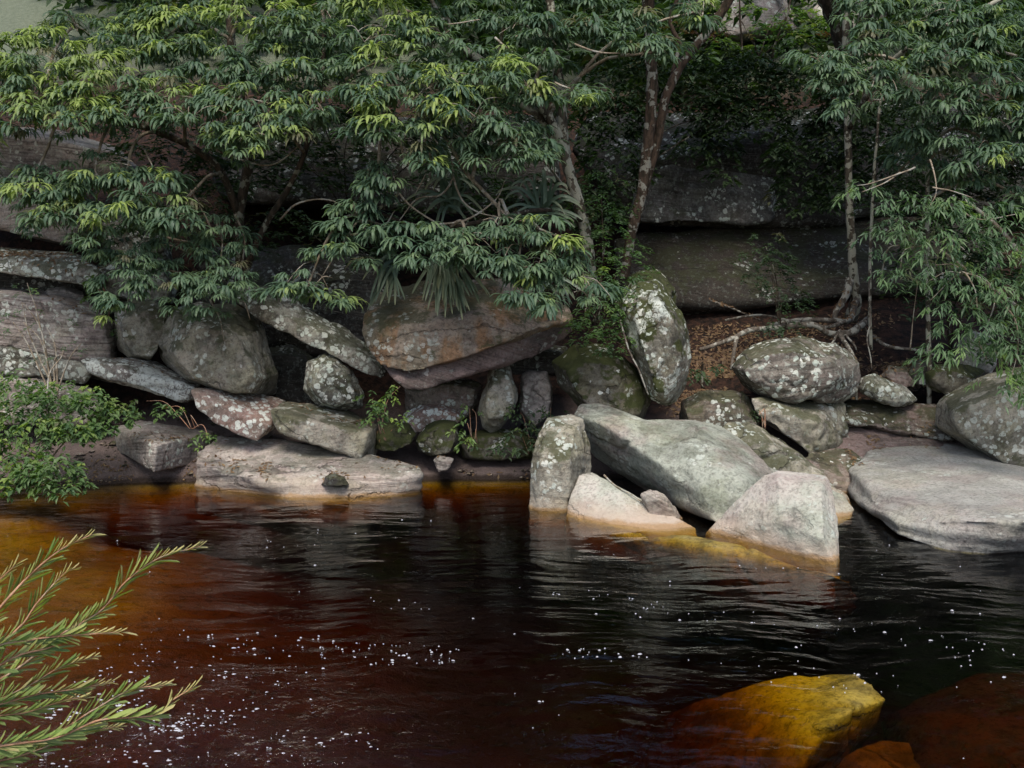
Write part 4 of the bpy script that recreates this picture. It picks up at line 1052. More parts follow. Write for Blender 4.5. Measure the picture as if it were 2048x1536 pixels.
p2, a2, v2, s2, f2 = lobe_points([(a + 10, b, c * 1.05, d * 1.1, e + .9, 0) for a, b, c, d, e, f in LOB_C], .5, rg)
place_leaves(t2, 'spray', 'leafA', np.vstack([pts, p2]), az + a2, sc + s2, va + v2, nparts=280, front=fr + f2)
branch_to_lobes(t2, LOB_C[::2] + LOB_C2[::3], list(c2) + list(c2d) + list(c2e) + list(c2b), 'twig', rg)
# ---- right feathery tree
LOB_R = [(1640, 115, 50, 28, 13.6, .0), (1720, 125, 85, 40, 13.4, .02), (1690, 160, 60, 28, 13.2, 0), (1790, 75, 85, 45, 13.8, .05), (1890, 115, 100, 45, 13.4, .12), (1830, 160, 70, 40, 13.1, .05), (1920, 30, 110, 50, 14.0, .05), (2010, 60, 90, 60, 13.7, .15), (1740, 185, 60, 30, 13.1, 0), (1680, 215, 30, 20, 13.0, 0),
         (1990, 160, 90, 45, 13.3, .15), (1900, 210, 80, 40, 13.3, .05), (2020, 230, 80, 45, 13.1, .2), (1930, 275, 80, 40, 13.3, .02), (2020, 310, 80, 45, 13.0, .08), (1850, 260, 60, 35, 13.7, 0), (1940, 340, 70, 35, 13.3, 0), (1830, 330, 50, 30, 13.8, 0), (2040, 390, 60, 40, 13.2, .0), (1750, 20, 90, 40, 14.3, .05), (2130, 150, 100, 200, 13.5, .1)]
t3 = empty("feathery_tree", tuple(P(1705, 620, 16.5)), "thin pale-trunked tree whose roots spread over the soil above the loaf-shaped boulder", "tree", "feathery-leaved trees over the rocks")
_, c3 = tube_obj("trunk", px_path([(1700, 640, 16.6), (1712, 600, 16.5), (1706, 540, 16.4), (1700, 430, 16.3), (1697, 300, 16.2), (1694, 170, 16.1), (1692, 60, 16.0), (1700, -80, 16)]), [.12, .085, .07, .06, .06, .055, .05], .05, 'bark', t3, n=9, knob=.3)
_, c3b = tube_obj("trunk_fork", px_path([(1697, 260, 16.2), (1760, 150, 15.2), (1840, 80, 14.6), (1960, 20, 14.2), (2080, -40, 14)]), .05, .03, 'bark', t3)
_, c3c = tube_obj("trunk_fork", px_path([(1860, 900, 14.6), (1856, 560, 14.4), (1855, 330, 14.2), (1870, 180, 14.0), (1930, 110, 13.8)]), .035, .025, 'bark', t3)
for path in ([(1790, 350, 13.9), (1840, 300, 13.7), (1860, 260, 13.6)], [(1880, 180, 13.8), (1905, 230, 13.6), (1910, 250, 13.6)]):
    tube_obj("branch", px_path(path), .016, .008, 'twig', t3, sides=6)
# buttress and spreading roots
for r0, path in ((.07, [(1700, 560, 16.4), (1688, 600, 16.2), (1672, 625, 16.1), (1668, 650, 16.0)]), (.055, [(1712, 600, 16.4), (1700, 640, 16), (1660, 640, 15.8), (1600, 640, 15.7), (1540, 650, 15.4)]),
                 (.06, [(1735, 640, 15.8), (1700, 665, 15.3), (1660, 668, 15.1), (1625, 650, 15.0), (1560, 655, 15.0), (1500, 660, 14.9), (1470, 675, 14.7), (1400, 700, 14.5)]),
                 (.035, [(1475, 672, 14.7), (1468, 700, 14.5), (1462, 740, 14.4)]), (.035, [(1675, 665, 15.1), (1700, 700, 14.6), (1715, 740, 14.4), (1712, 800, 14.3)]),
                 (.02, [(1680, 660, 15.1), (1668, 680, 14.9), (1655, 700, 14.8)]), (.018, [(1690, 668, 15.2), (1708, 690, 15), (1712, 700, 15)]),
                 (.03, [(1700, 640, 15.9), (1640, 655, 15.5), (1580, 642, 15.6), (1520, 630, 15.8), (1450, 640, 15.8)]), (.02, [(1420, 600, 16.6), (1470, 620, 16.2), (1520, 640, 15.9)]),
                 (.03, [(1720, 650, 15.8), (1770, 690, 15.2), (1830, 700, 14.9), (1880, 710, 14.6)])):
    tube_obj("root", px_path(path), r0, r0 * .5, 'root', t3, n=7, knob=.4)
pts, az, va, sc, fr = lobe_points(LOB_R, 2.1, rg)
p2, a2, v2, s2, f2 = lobe_points([(a + 10, b + 10, c * 1.05, d * 1.1, e + .9, 0) for a, b, c, d, e, f in LOB_R], .5, rg)
place_leaves(t3, 'spray', 'leafA', np.vstack([pts, p2]), az + a2, sc + s2, va + v2, nparts=220, front=fr + f2)
branch_to_lobes(t3, LOB_R[::2], list(c3b) + list(c3c), 'twig', rg)

# ---- bare trunks
def bare_tree(label, paths, mat, knob=.3, name="slender_tree"):
    p0 = px_path(paths[0][2])[0]
    t = empty(name, tuple(p0), label, "tree")
    for i, (r0, r1, pp) in enumerate(paths):
        tube_obj("trunk" if i == 0 else "branch", px_path(pp), r0, r1, mat, t, n=8, knob=knob)
    return t
tA = bare_tree("tall mottled tree with twin stems standing before the pale overhang face",
    [(.085, .10, [(1248, 560, 16.4), (1262, 470, 16.3), (1285, 380, 16.2), (1297, 280, 16.1), (1304, 180, 16.0), (1300, 90, 16.0), (1296, 0, 16), (1290, -140, 16)]),
     (.075, .07, [(1285, 390, 16.3), (1310, 300, 16.2), (1330, 200, 16.1), (1362, 130, 16.1), (1410, 70, 16.1), (1455, 5, 16.1), (1500, -80, 16.1)]),
     (.04, .03, [(1345, 150, 16.2), (1358, 90, 16.3), (1340, 40, 16.4), (1362, -20, 16.4)])], 'barkM', name="tall_tree")
bare_tree("thick dark trunk forking upward at the top right of the photo", [(.16, .2, [(1700, 330, 18.6), (1698, 220, 18.4), (1694, 120, 18.2), (1680, 50, 18.1), (1655, -10, 18), (1630, -120, 18)]), (.12, .1, [(1700, 130, 18.2), (1725, 50, 18), (1760, -60, 18)])], 'barkD', name="dark_tree")
bare_tree("very thin straight sapling stem right of the pale-trunked tree", [(.028, .018, [(1742, 700, 15.2), (1740, 560, 15.2), (1744, 420, 15.2), (1752, 300, 15.2), (1762, 180, 15.2), (1775, 60, 15.2)])], 'bark', name="sapling")
bare_tree("leaning thin dark stem behind the top of the tall mottled tree", [(.03, .02, [(1560, 260, 19.5), (1545, 120, 19.6), (1570, 40, 19.6), (1590, -30, 19.6)]), (.025, .015, [(1500, 240, 19.4), (1483, 80, 19.4), (1478, -20, 19.4)])], 'barkD', name="sapling")
# hanging lianas
for i, (lab, pp) in enumerate([("thin liana hanging along the left side of the egg-shaped boulder", [(1240, 640, 12.9), (1258, 700, 12.8), (1280, 745, 12.7), (1298, 790, 12.7)]),
                             ("dangling root cord beside the pale-trunked tree over the dark soil", [(1738, 560, 14.9), (1740, 640, 14.8), (1736, 680, 14.7), (1745, 740, 14.6)])]):
    b = Buf(); p = px_path(pp); tube(b, p, .013, .008, 6, 8, .04, .3)
    o = link("liana", b.mesh("liana", p[0]), M['root']); o.location = p[0]; tag(o, lab, "liana")

# ---- narrow-leaved shrub, right
LOB_S = [(1730, 385, 45, 28, 12.6, .15), (1790, 410, 60, 30, 12.5, .15), (1870, 400, 60, 30, 12.4, .2), (1940, 420, 70, 35, 12.3, .2), (2010, 440, 60, 40, 12.3, .2), (1830, 450, 70, 35, 12.4, .05), (1920, 480, 80, 38, 12.2, .1), (1770, 480, 50, 35, 12.6, .0), (2010, 500, 70, 40, 12.2, .1),
         (1790, 540, 45, 40, 12.5, .1), (1860, 540, 60, 40, 12.3, .08), (1940, 560, 70, 40, 12.1, .12), (2020, 580, 70, 45, 12.0, .2), (1900, 620, 55, 40, 12.1, .1), (1980, 640, 70, 40, 11.95, .2), (1900, 680, 45, 35, 12.1, .1), (2030, 680, 60, 45, 11.9, .3), (1860, 715, 25, 20, 12.3, .5), (2010, 760, 50, 40, 11.9, .6), (2060, 780, 50, 40, 11.9, .5), (1940, 690, 40, 30, 12.1, .1), (2130, 560, 90, 200, 12.2, .2)]
t4 = empty("narrow_leaved_shrub", tuple(P(2110, 840, 13.4)), "narrow-leaved shrub with bare whitish twigs hanging over the large spotted boulder", "shrub")
_, c4 = tube_obj("stem", px_path([(2120, 850, 13.4), (2110, 700, 13.2), (2070, 560, 13.0), (2010, 470, 12.9), (1930, 400, 12.8)]), .05, .02, 'twig', t4)
_, c4b = tube_obj("stem", px_path([(2115, 760, 13.3), (2060, 640, 12.9), (1960, 560, 12.6), (1880, 500, 12.6)]), .035, .015, 'twig', t4)
WT = [[(1940, 560, 12.4), (1925, 545, 12.0), (1900, 560, 11.9), (1860, 600, 11.85)], [(1925, 548, 12.0), (1890, 545, 12), (1860, 560, 11.9)], [(1925, 545, 12), (1970, 560, 11.9), (2010, 600, 11.8)], [(1990, 580, 12.0), (1985, 620, 11.8), (1960, 690, 11.75)],
      [(1830, 335, 12.7), (1790, 350, 12.4), (1740, 368, 12.3), (1715, 372, 12.3)], [(1800, 345, 12.5), (1770, 365, 12.3), (1725, 385, 12.2)], [(1860, 320, 12.7), (1868, 345, 12.4), (1872, 385, 12.3), (1860, 410, 12.2)], [(1865, 375, 12.3), (1900, 380, 12.2), (1945, 395, 12.1)],
      [(1880, 470, 12.3), (1905, 480, 12.1), (1930, 500, 11.9)], [(1760, 560, 12.6), (1775, 500, 12.3), (1800, 490, 12.2)], [(1800, 540, 12.3), (1810, 500, 12.2), (1850, 490, 12.1)], [(2000, 600, 11.9), (2030, 640, 11.7), (2035, 700, 11.7), (2020, 760, 11.7)], [(1920, 420, 12.5), (1960, 440, 12.2), (2030, 430, 12.1)], [(1990, 650, 11.9), (1960, 680, 11.8), (1975, 720, 11.7)],
      [(1930, 545, 11.95), (1950, 580, 11.85), (1955, 620, 11.8)], [(1925, 545, 11.9), (1905, 530, 11.9), (1870, 530, 11.9)], [(1820, 700, 14.3), (1826, 640, 14.2), (1835, 560, 14)]]
for w in WT: tube_obj("bare_twig", px_path(w), .012, .004, 'twig', t4, sides=5, knob=0)
pts, az, va, sc, fr = lobe_points(LOB_S, 3.6, rg, .5)
place_leaves(t4, 'lance', 'leafR', pts, az, sc, va, nparts=280, front=fr, pname="leafy_twig")

# ---- dark background greenery
def shrub(name, label, base, lobes, kind, mat, dens, nparts=0, stems=3, cat="shrub", scale=1.0, group=None, stem_mat='barkD', pname="leafy_twig", bulge=.4, r=.015):
    base = P(*base)
    t = empty(name, tuple(base), label, cat, group)
    for k in range(stems):
        L = lobes[k % len(lobes)]
        e = P(L[0] + rg.uniform(-.3, .3) * L[2], L[1] - L[3] * .2, L[4])
        m = base * .45 + e * .55 + np.array([rg.uniform(-.1, .1), 0, rg.uniform(.05, .15)])
        tube_obj("stem", [base + np.array([rg.uniform(-.05, .05), 0, -.05]), m, e], r, r * .35, stem_mat, t, sides=5, knob=0)
    pts, az, va, sc, fr = lobe_points(lobes, dens, rg, bulge)
    place_leaves(t, kind, mat, pts, az, [s * scale for s in sc], va, nparts=nparts, front=fr, pname=pname)
    return t
shrub("dark_shrub", "dense green small-leaved shrub between the overhanging boulder and the egg boulder", (1200, 690, 13.9),
      [(1205, 400, 50, 60, 15.0, 0), (1215, 490, 55, 60, 14.6, .0), (1225, 560, 50, 50, 14.0, .12), (1210, 630, 55, 35, 13.6, .2), (1250, 590, 40, 40, 13.6, .15), (1190, 670, 40, 30, 13.5, .0), (1240, 680, 30, 35, 13.4, 0), (1260, 520, 30, 40, 14.3, 0)], 'small', 'leafB', 5.5, nparts=120, stems=6)
shrub("bright_shrub", "yellowish sprig of feathery leaves low beside the overhanging boulder", (1190, 640, 13.4), [(1205, 625, 35, 22, 12.9, .2), (1170, 640, 30, 18, 12.9, .3)], 'small', 'leafB', 4, nparts=30, stems=2, cat="sprig")
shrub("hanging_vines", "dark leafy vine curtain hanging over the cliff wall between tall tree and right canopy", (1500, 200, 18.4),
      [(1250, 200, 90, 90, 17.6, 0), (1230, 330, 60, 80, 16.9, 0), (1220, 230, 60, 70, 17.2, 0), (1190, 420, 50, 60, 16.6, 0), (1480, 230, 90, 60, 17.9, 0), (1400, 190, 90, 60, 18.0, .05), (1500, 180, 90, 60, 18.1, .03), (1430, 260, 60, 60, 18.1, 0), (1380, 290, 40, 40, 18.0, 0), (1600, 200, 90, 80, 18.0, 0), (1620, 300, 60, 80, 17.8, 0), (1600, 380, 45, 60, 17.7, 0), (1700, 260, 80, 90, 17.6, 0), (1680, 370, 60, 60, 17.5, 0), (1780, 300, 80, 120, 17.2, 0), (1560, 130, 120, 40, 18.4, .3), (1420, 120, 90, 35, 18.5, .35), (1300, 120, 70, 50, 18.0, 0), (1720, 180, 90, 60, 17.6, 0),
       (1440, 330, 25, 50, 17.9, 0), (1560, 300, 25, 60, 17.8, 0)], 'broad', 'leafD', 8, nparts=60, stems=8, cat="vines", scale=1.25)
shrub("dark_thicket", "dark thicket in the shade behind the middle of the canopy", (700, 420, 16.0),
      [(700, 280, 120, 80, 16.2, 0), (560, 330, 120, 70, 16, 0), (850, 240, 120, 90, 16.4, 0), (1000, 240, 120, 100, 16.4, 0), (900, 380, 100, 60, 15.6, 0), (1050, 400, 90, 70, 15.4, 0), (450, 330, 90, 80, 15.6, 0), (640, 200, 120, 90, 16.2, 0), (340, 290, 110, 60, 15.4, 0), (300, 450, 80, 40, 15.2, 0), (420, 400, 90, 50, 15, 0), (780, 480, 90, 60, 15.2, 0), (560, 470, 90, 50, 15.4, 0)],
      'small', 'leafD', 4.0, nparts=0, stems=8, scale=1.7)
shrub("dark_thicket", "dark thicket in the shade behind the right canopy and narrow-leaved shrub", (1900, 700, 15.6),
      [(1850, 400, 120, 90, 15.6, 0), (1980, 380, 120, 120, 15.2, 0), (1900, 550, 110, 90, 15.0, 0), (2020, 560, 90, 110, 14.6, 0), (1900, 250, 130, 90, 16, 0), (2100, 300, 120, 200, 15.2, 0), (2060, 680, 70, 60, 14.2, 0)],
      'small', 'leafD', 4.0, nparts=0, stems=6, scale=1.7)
shrub("slope_shrub", "thin dark green sapling growing from the soil slope above the loaf-shaped boulder", (1560, 680, 15.0),
      [(1540, 540, 45, 50, 15.6, 0), (1570, 600, 45, 35, 15.2, 0), (1570, 655, 35, 20, 14.8, .1), (1530, 500, 40, 40, 15.8, 0)], 'small', 'leafD', 7, nparts=60, stems=5)
shrub("slope_shrub", "small dark bush in the nook right of the egg-shaped boulder", (1410, 770, 14.0), [(1410, 735, 35, 25, 13.9, .1), (1385, 750, 20, 18, 13.8, 0)], 'broad', 'leafD', 5, nparts=20, stems=3, scale=.8)

# ---- unseen crowns added above frame to shade the recess and show in the river
def crown_above(root, lobes, dens, kind='far', mat='leafD', scale=1.0, name="foliage"):
    pts, az, va, sc, fr = lobe_points(lobes, dens, rg, .8)
    b = Buf(); org = np.array(root.location)
    for i in range(len(pts)):
        v, q, a, r = VAR[kind][va[i]]
        b.add((v * sc[i] * scale) @ rotz(az[i]).T + pts[i] - org, q, a, rg.uniform())
    f = link(name, b.mesh(name, smooth=False), M[mat], root); f["kind"] = "stuff"
crown_above(t1, [(-300, -150, 300, 160, 14.2, .2), (100, -180, 260, 150, 14.6, .2), (450, -200, 260, 150, 15, .2), (200, -450, 320, 180, 15.5, .2), (-300, 100, 200, 200, 14.4, .2), (600, -420, 260, 180, 16, .1)], 1.3, mat='leafA')
crown_above(t2, [(850, -180, 240, 120, 14.8, .1), (1150, -220, 260, 150, 15.0, .1), (950, -450, 300, 200, 15.8, .1), (1300, -460, 300, 200, 16.2, .1), (1330, -110, 140, 60, 15.6, .1)], 1.3, mat='leafA')
crown_above(t3, [(1750, -170, 260, 110, 15.4, .1), (2050, -180, 260, 150, 14.8, .1), (1700, -430, 320, 200, 16.2, .1), (2100, -480, 320, 200, 16, .1), (2300, 150, 180, 300, 14.4, .1)], 1.3, mat='leafA')
crown_above(tA, [(1400, -300, 260, 70, 16.2, .1), (1750, -300, 260, 80, 16.4, .1), (950, -200, 320, 90, 17.4, .1), (500, -200, 320, 90, 17.4, .1), (1250, -480, 420, 140, 16.6, .1), (1800, -480, 420, 140, 16.8, .1), (2150, -160, 200, 80, 17, .1)], 1.5, mat='leafA')  # extra unseen canopy, added to block sky over the cliff recess
# ---- hillside wood beyond the cliff
def wood(label, n, xr, yr, zr, mat, seed, scale=1.3):
    r2 = np.random.default_rng(seed)
    b = Buf()
    for k in range(n):
        x, y = r2.uniform(*xr), r2.uniform(*yr)
        if x / y < -.44: continue
        z = float(Hxy([x], [y])[0]) + r2.uniform(*zr) * (0.6 + 0.4 * math.sin(x * 1.7 + y))
        v, q, a, rr = VAR['far'][r2.integers(0, 8)]
        b.add((v * r2.uniform(.8, 1.5) * scale) @ rotz(r2.uniform(0, 6.28)).T + [x, y, z], q, a * .5, r2.uniform())
    o = link("hillside_wood", b.mesh("hillside_wood", smooth=False), M[mat]); tag(o, label, "wood", kind="stuff")
wood("mass of shaded trees on the hillside beyond the cliff", 4200, (-16, 16), (22.5, 34), (.2, 4.5), 'leafD', 5, 1.5)
wood("upper mass of trees on the far hillside", 2600, (-26, 26), (30, 52), (.5, 8), 'leafD', 6, 2.6)
shrub("edge_shrub", "sunlit yellow-green bush on top of the cliff between the dark trunk and the mottled tree", (1520, 110, 20.2),
      [(1480, 30, 50, 40, 20.2, .9), (1560, 15, 60, 45, 20.4, .9), (1610, 60, 50, 30, 19.6, .7), (1530, 75, 110, 25, 19.8, .5), (1400, 90, 60, 22, 19.6, .5), (1640, 80, 60, 30, 19.8, .4)], 'small', 'leafB', 2.6, nparts=30, stems=5, scale=1.8, bulge=.5)
shrub("red_plant", "red-orange leaved plants along the cliff top beside the mottled tree", (1400, 100, 19.6),
      [(1340, 55, 25, 16, 18.6, .6), (1385, 66, 40, 14, 18.6, .6), (1460, 66, 45, 12, 18.8, .5), (1640, 66, 40, 12, 19.0, .3)], 'small', 'leafRed', 3.2, nparts=20, stems=3, cat="plants", scale=1.4)
rock("boulder", "pale far boulder on the hill glimpsed between trunks at the top", 'layered', 24, 2.5, [(1370, 40), (1400, -30), (1480, -60), (1560, -20), (1600, 60), (1480, 80)], fs=.8)
rock("boulder", "far pale rock on the hill left of the dark trunk fork", 'pale', 25, 2.5, [(1600, 50), (1640, -20), (1740, -40), (1790, 40), (1700, 70)], fs=.8)

# ---- strap-leaved plants on the overhanging boulder
def strap_plant(label, base, leaves, mat='strap', group=None):
    base = P(*base)
    t = empty("strap_leaved_plant", tuple(base), label, "plant", group)
    leaves = leaves + [(a_ + rg.uniform(-22, 22), b_ + rg.uniform(-15, 12), c_ + rg.uniform(-.1, .1), d_) for a_, b_, c_, d_ in leaves]
    for (px, py, Y, arch) in leaves:
        e = P(px, py, Y)
        b0 = base + np.array([rg.uniform(-.12, .12), rg.uniform(-.08, .08), rg.uniform(-.05, .05)])
        m = (b0 + e) / 2 + np.array([0, -.1, arch])
        c = catmull([b0, b0 * .65 + m * .35 + np.array([0, 0, arch * .4]), m, e * .7 + m * .3 + np.array([0, 0, arch * .15]), e], 4)
        tn = np.gradient(c, axis=0); s = np.cross(tn, [0.1, -1, 0.3]); s /= np.linalg.norm(s, axis=1)[:, None] + 1e-9
        n = len(c); w = .023 * np.sqrt(np.clip(1 - np.linspace(0, 1, n) ** 2.2, 0.02, 1)) * rg.uniform(.75, 1.15)
        up = np.cross(s, tn); up /= np.linalg.norm(up, axis=1)[:, None] + 1e-9
        v = np.concatenate([c - s * w[:, None] + up * w[:, None] * .4, c, c + s * w[:, None] + up * w[:, None] * .4])
        q = [(j * n + i, j * n + i + 1, (j + 1) * n + i + 1, (j + 1) * n + i) for i in range(n - 1) for j in (0, 1)]
        b = Buf(); ag = np.tile(np.clip(np.linspace(-.6, 1.0, n), 0, 1) * rg.uniform(.2, 1), 3)
        b.add(v - base, q, ag, rg.uniform())
        link("strap_leaf", b.mesh("strap_leaf"), M[mat], t)
L_ = [(855, 620, 12.55, .1), (875, 632, 12.5, .1), (860, 560, 12.7, .2), (885, 600, 12.5, .1), (905, 628, 12.5, .05), (895, 590, 12.6, .15), (930, 612, 12.5, .1), (945, 590, 12.5, .1), (918, 560, 12.6, .2),
      (845, 600, 12.6, .15), (960, 610, 12.5, .05), (975, 590, 12.6, .1), (890, 635, 12.48, .05), (910, 600, 12.5, .1), (870, 590, 12.6, .1), (940, 570, 12.6, .2), (925, 640, 12.5, .05), (850, 575, 12.6, .2)]
strap_plant("strap-leaved plant drooping over the front of the orange-streaked boulder", (890, 500, 13.4), L_ + [(a + rg.uniform(-20, 20), b - 25, c, d) for a, b, c, d in L_])
strap_plant("strap-leaved plant at the upper left corner of the orange-streaked boulder", (790, 540, 13.5), [(740, 600, 12.9, .15), (755, 585, 12.9, .2), (760, 610, 12.85, .1), (725, 560, 13, .2), (790, 610, 12.8, .1), (775, 595, 12.85, .15), (810, 600, 12.7, .1), (735, 620, 12.9, .05)])
strap_plant("arching strap-leaved plant in the shade between canopy and leaning trunk", (1080, 440, 14.2),
            [(1040, 375, 13.8, .3), (1070, 360, 13.9, .3), (1110, 365, 14.0, .3), (1140, 390, 14.0, .25), (1160, 410, 13.9, .2), (1165, 440, 13.8, .15), (1010, 400, 13.7, .25), (1000, 430, 13.6, .2), (1090, 350, 14.1, .3), (1130, 430, 13.7, .2), (1150, 455, 13.7, .1)])
strap_plant("arching strap-leaved plant in the dark under the middle of the canopy", (900, 420, 14.4),
            [(850, 380, 14, .3), (880, 350, 14.1, .3), (930, 360, 14.1, .3), (960, 390, 14, .25), (850, 430, 13.8, .15), (970, 430, 13.8, .2), (820, 420, 13.9, .2), (910, 340, 14.2, .3), (940, 450, 13.7, .1), (870, 460, 13.6, .1)])
strap_plant("strap leaves hanging at the right end of the orange-streaked boulder", (1100, 560, 13.6), [(1130, 625, 12.9, .1), (1140, 610, 13, .1), (1115, 615, 12.9, .1), (1075, 600, 12.9, .1), (1060, 590, 13, .1), (1150, 600, 13.1, .1)])

# ---- low plants among the stones
PLANTS = [("leafy plant with pointed bright leaves beside the lichen boulder", (765, 860, 13.2), [(745, 800, 22, 22, 12.95, .3), (780, 815, 30, 26, 12.9, .3), (755, 835, 28, 22, 12.85, .35), (798, 775, 14, 14, 13.1, .4), (800, 835, 18, 14, 12.9, .2)], 'broad', 'leafB', 6),
          ("leafy plant at the left foot of the diamond stone", (950, 880, 13.3), [(940, 822, 20, 20, 13.1, .2), (935, 860, 22, 16, 13.0, .3), (950, 880, 20, 14, 12.95, .3)], 'broad', 'leafB', 5),
          ("dark leafy plants filling the gap right of the diamond stone", (1060, 900, 13.4), [(1050, 830, 38, 28, 13.2, .1), (1090, 860, 35, 25, 13.1, .1), (1040, 870, 35, 20, 13.0, .15), (1105, 820, 20, 20, 13.2, .1), (1050, 895, 50, 14, 12.95, .1), (990, 895, 40, 12, 13.0, .1)], 'broad', 'leafD', 5),
          ("tiny fern tuft between the angular block and the brown boulder", (1530, 850, 13.1), [(1522, 832, 20, 12, 13.0, .2)], 'fern', 'leafD', 6),
          ("small weeds at the right end of the white-crusted slab", (385, 850, 13.3), [(330, 820, 50, 18, 13.2, .2), (400, 860, 14, 30, 13.0, .2), (290, 805, 40, 18, 13.4, .1), (415, 880, 14, 16, 12.9, .3)], 'broad', 'leafB', 4),
          ("little green tuft in the crack above the layered block's corner", (210, 600, 14.6), [(205, 570, 16, 30, 14.3, .1), (195, 595, 20, 12, 14.3, .2), (220, 640, 10, 40, 14.2, .1)], 'broad', 'leafB', 4)]
for lab, base, lob, kind, mat, dens in PLANTS:
    shrub("leafy_plant", lab, base, lob, kind, mat, dens, nparts=30, stems=4, cat="plant", scale=.75, stem_mat='stem', r=.006, bulge=.15)
tb = shrub("riverbank_bush", "bright green leafy bush at the water's edge at the left margin", (60, 960, 12.6),
      [(30, 800, 70, 45, 12.9, .3), (110, 790, 60, 35, 13.0, .25), (190, 800, 55, 30, 13.2, .2), (60, 860, 80, 45, 12.6, .35), (150, 850, 55, 35, 12.7, .2), (20, 930, 70, 45, 12.2, .35), (100, 930, 70, 35, 12.1, .25), (130, 960, 40, 18, 11.9, .3), (200, 840, 40, 30, 13.0, .1), (10, 760, 50, 25, 13.2, .3), (70, 970, 50, 12, 11.9, .1), (-60, 880, 60, 100, 12.4, .3), (230, 820, 40, 25, 13.2, .1)],
      'broad', 'leafB', 8.0, nparts=280, stems=9, cat="bush", scale=.95, stem_mat='twig', pname="leafy_twig")
shrub("thin_bush", "sparse twiggy bush with small leaves in front of the long layered block", (110, 790, 13.6),
      [(60, 610, 60, 30, 13.9, .2), (40, 650, 60, 30, 13.8, .2), (110, 660, 60, 30, 13.8, .3), (120, 710, 50, 25, 13.7, .3), (50, 570, 40, 20, 14, .2), (160, 690, 30, 20, 13.7, .1)],
      'small', 'leafR', .55, nparts=60, stems=9, cat="bush", scale=.8, stem_mat='twig', pname="leafy_twig")
for lab, pp in (("bare pale twigs sticking up from the riverbank bush", [(100, 860, 12.6), (95, 760, 12.8), (120, 715, 12.9), (125, 700, 12.9)]), ("bleached fallen twigs at the waterline under the riverbank bush", [(0, 985, 11.9), (60, 975, 11.9), (110, 955, 12.0)]),
                ("thin driftwood stick lying between the wedge stone and the two-humped boulder", [(1208, 950, 11.95), (1235, 975, 11.75), (1262, 990, 11.6), (1288, 1006, 11.45)])):
    b = Buf(); p = px_path(pp); tube(b, p, .012, .006, 6, 6, .03, .3)
    o = link("stick", b.mesh("stick", p[0]), M['twig']); o.location = p[0]; tag(o, lab, "stick")

# ---- fallen leaves: dropped straight down on to whatever is below
bpy.context.view_layer.update()
dg2 = DG(); dg2.update()
def drop(x, y, z0):
    ok, loc, nor, idx, ob, mt = SC.ray_cast(dg2, Vector((x, y, z0)), Vector((0, 0, -1)))
    return (loc, nor, ob) if ok else (None, None, None)
def litter(label, areas, dens, seed, size=.035):
    r2 = np.random.default_rng(seed); b = Buf(); k0 = 0
    for (cx, cy, rx, ry, Y, n) in areas:
        for k in range(int(n * dens)):
            p = P(cx + r2.normal() * rx * .6, cy + r2.normal() * ry * .6, Y)
            loc, nor, ob = drop(p[0], p[1] + r2.uniform(-.35, .35), p[2] + .35)
            if loc is None or nor.z < .45 or loc.z < .02 or ob.name.split('.')[0] in ('river_water', 'foliage', 'leaf_spray', 'leafy_twig'): continue
            nn = np.array(nor) + r2.normal(size=3) * .25; nn /= np.linalg.norm(nn)
            a = np.cross(nn, [math.cos(k * 2.4), math.sin(k * 2.4), .1]); a /= np.linalg.norm(a); c = np.cross(nn, a)
            s = size * r2.uniform(.5, 1.3); w = s * r2.uniform(.3, .5)
            o = np.array(loc) + nn * .008
            b.add([o - a * s, o + c * w + nn * .006, o + a * s, o - c * w + nn * .004], [(0, 1, 2, 3)], r2.uniform(0, .8) ** 2, r2.uniform())
    if b.n:
        o = link("fallen_leaves", b.mesh("fallen_leaves", smooth=False), M['litter']); tag(o, label, "leaf litter", kind="stuff")
litter("red-brown fallen leaves lying on the left cliff slabs", [(30, 495, 80, 14, 15.3, 700), (120, 500, 60, 8, 15.1, 150), (380, 745, 40, 8, 14.2, 90), (300, 718, 60, 6, 14.5, 70), (150, 590, 60, 6, 14.7, 60)], 1.0, 1)
litter("rusty fallen leaves on the lower slabs and little beach", [(690, 822, 60, 10, 13.8, 130), (600, 805, 60, 6, 14, 60), (360, 862, 50, 8, 13.4, 90), (220, 900, 60, 20, 13.3, 120), (520, 940, 15, 8, 12.8, 60), (460, 925, 25, 6, 13.0, 40), (670, 972, 40, 4, 12.5, 50), (420, 945, 30, 8, 12.8, 30), (960, 930, 80, 10, 13.5, 40), (800, 925, 50, 8, 13.2, 30)], 1.0, 2)
litter("brown leaf litter over the root-laced soil slope", [(1450, 610, 90, 40, 16.3, 1100), (1600, 620, 120, 40, 16.2, 900), (1800, 650, 70, 40, 15.6, 500), (1400, 680, 60, 40, 15.3, 500), (1750, 720, 60, 20, 14.8, 200)], 1.0, 3, .045)
litter("brown leaves stranded along the sandy waterline", [(250, 935, 120, 14, 13.2, 160), (900, 940, 120, 10, 13.4, 120), (500, 900, 150, 10, 13.6, 60)], 1.0, 9, .03)
litter("few yellowed leaves caught behind the flat slab", [(1735, 892, 16, 6, 13.9, 60), (1862, 889, 40, 5, 13.9, 50), (1706, 925, 10, 14, 13.2, 40), (1930, 905, 30, 5, 13.5, 30)], 1.0, 4)

litter("dark leaf litter at the foot of the sloping rock apron", [(1450, 585, 160, 10, 17.0, 500), (1650, 585, 120, 10, 17, 400)], 1.0, 13, .045)
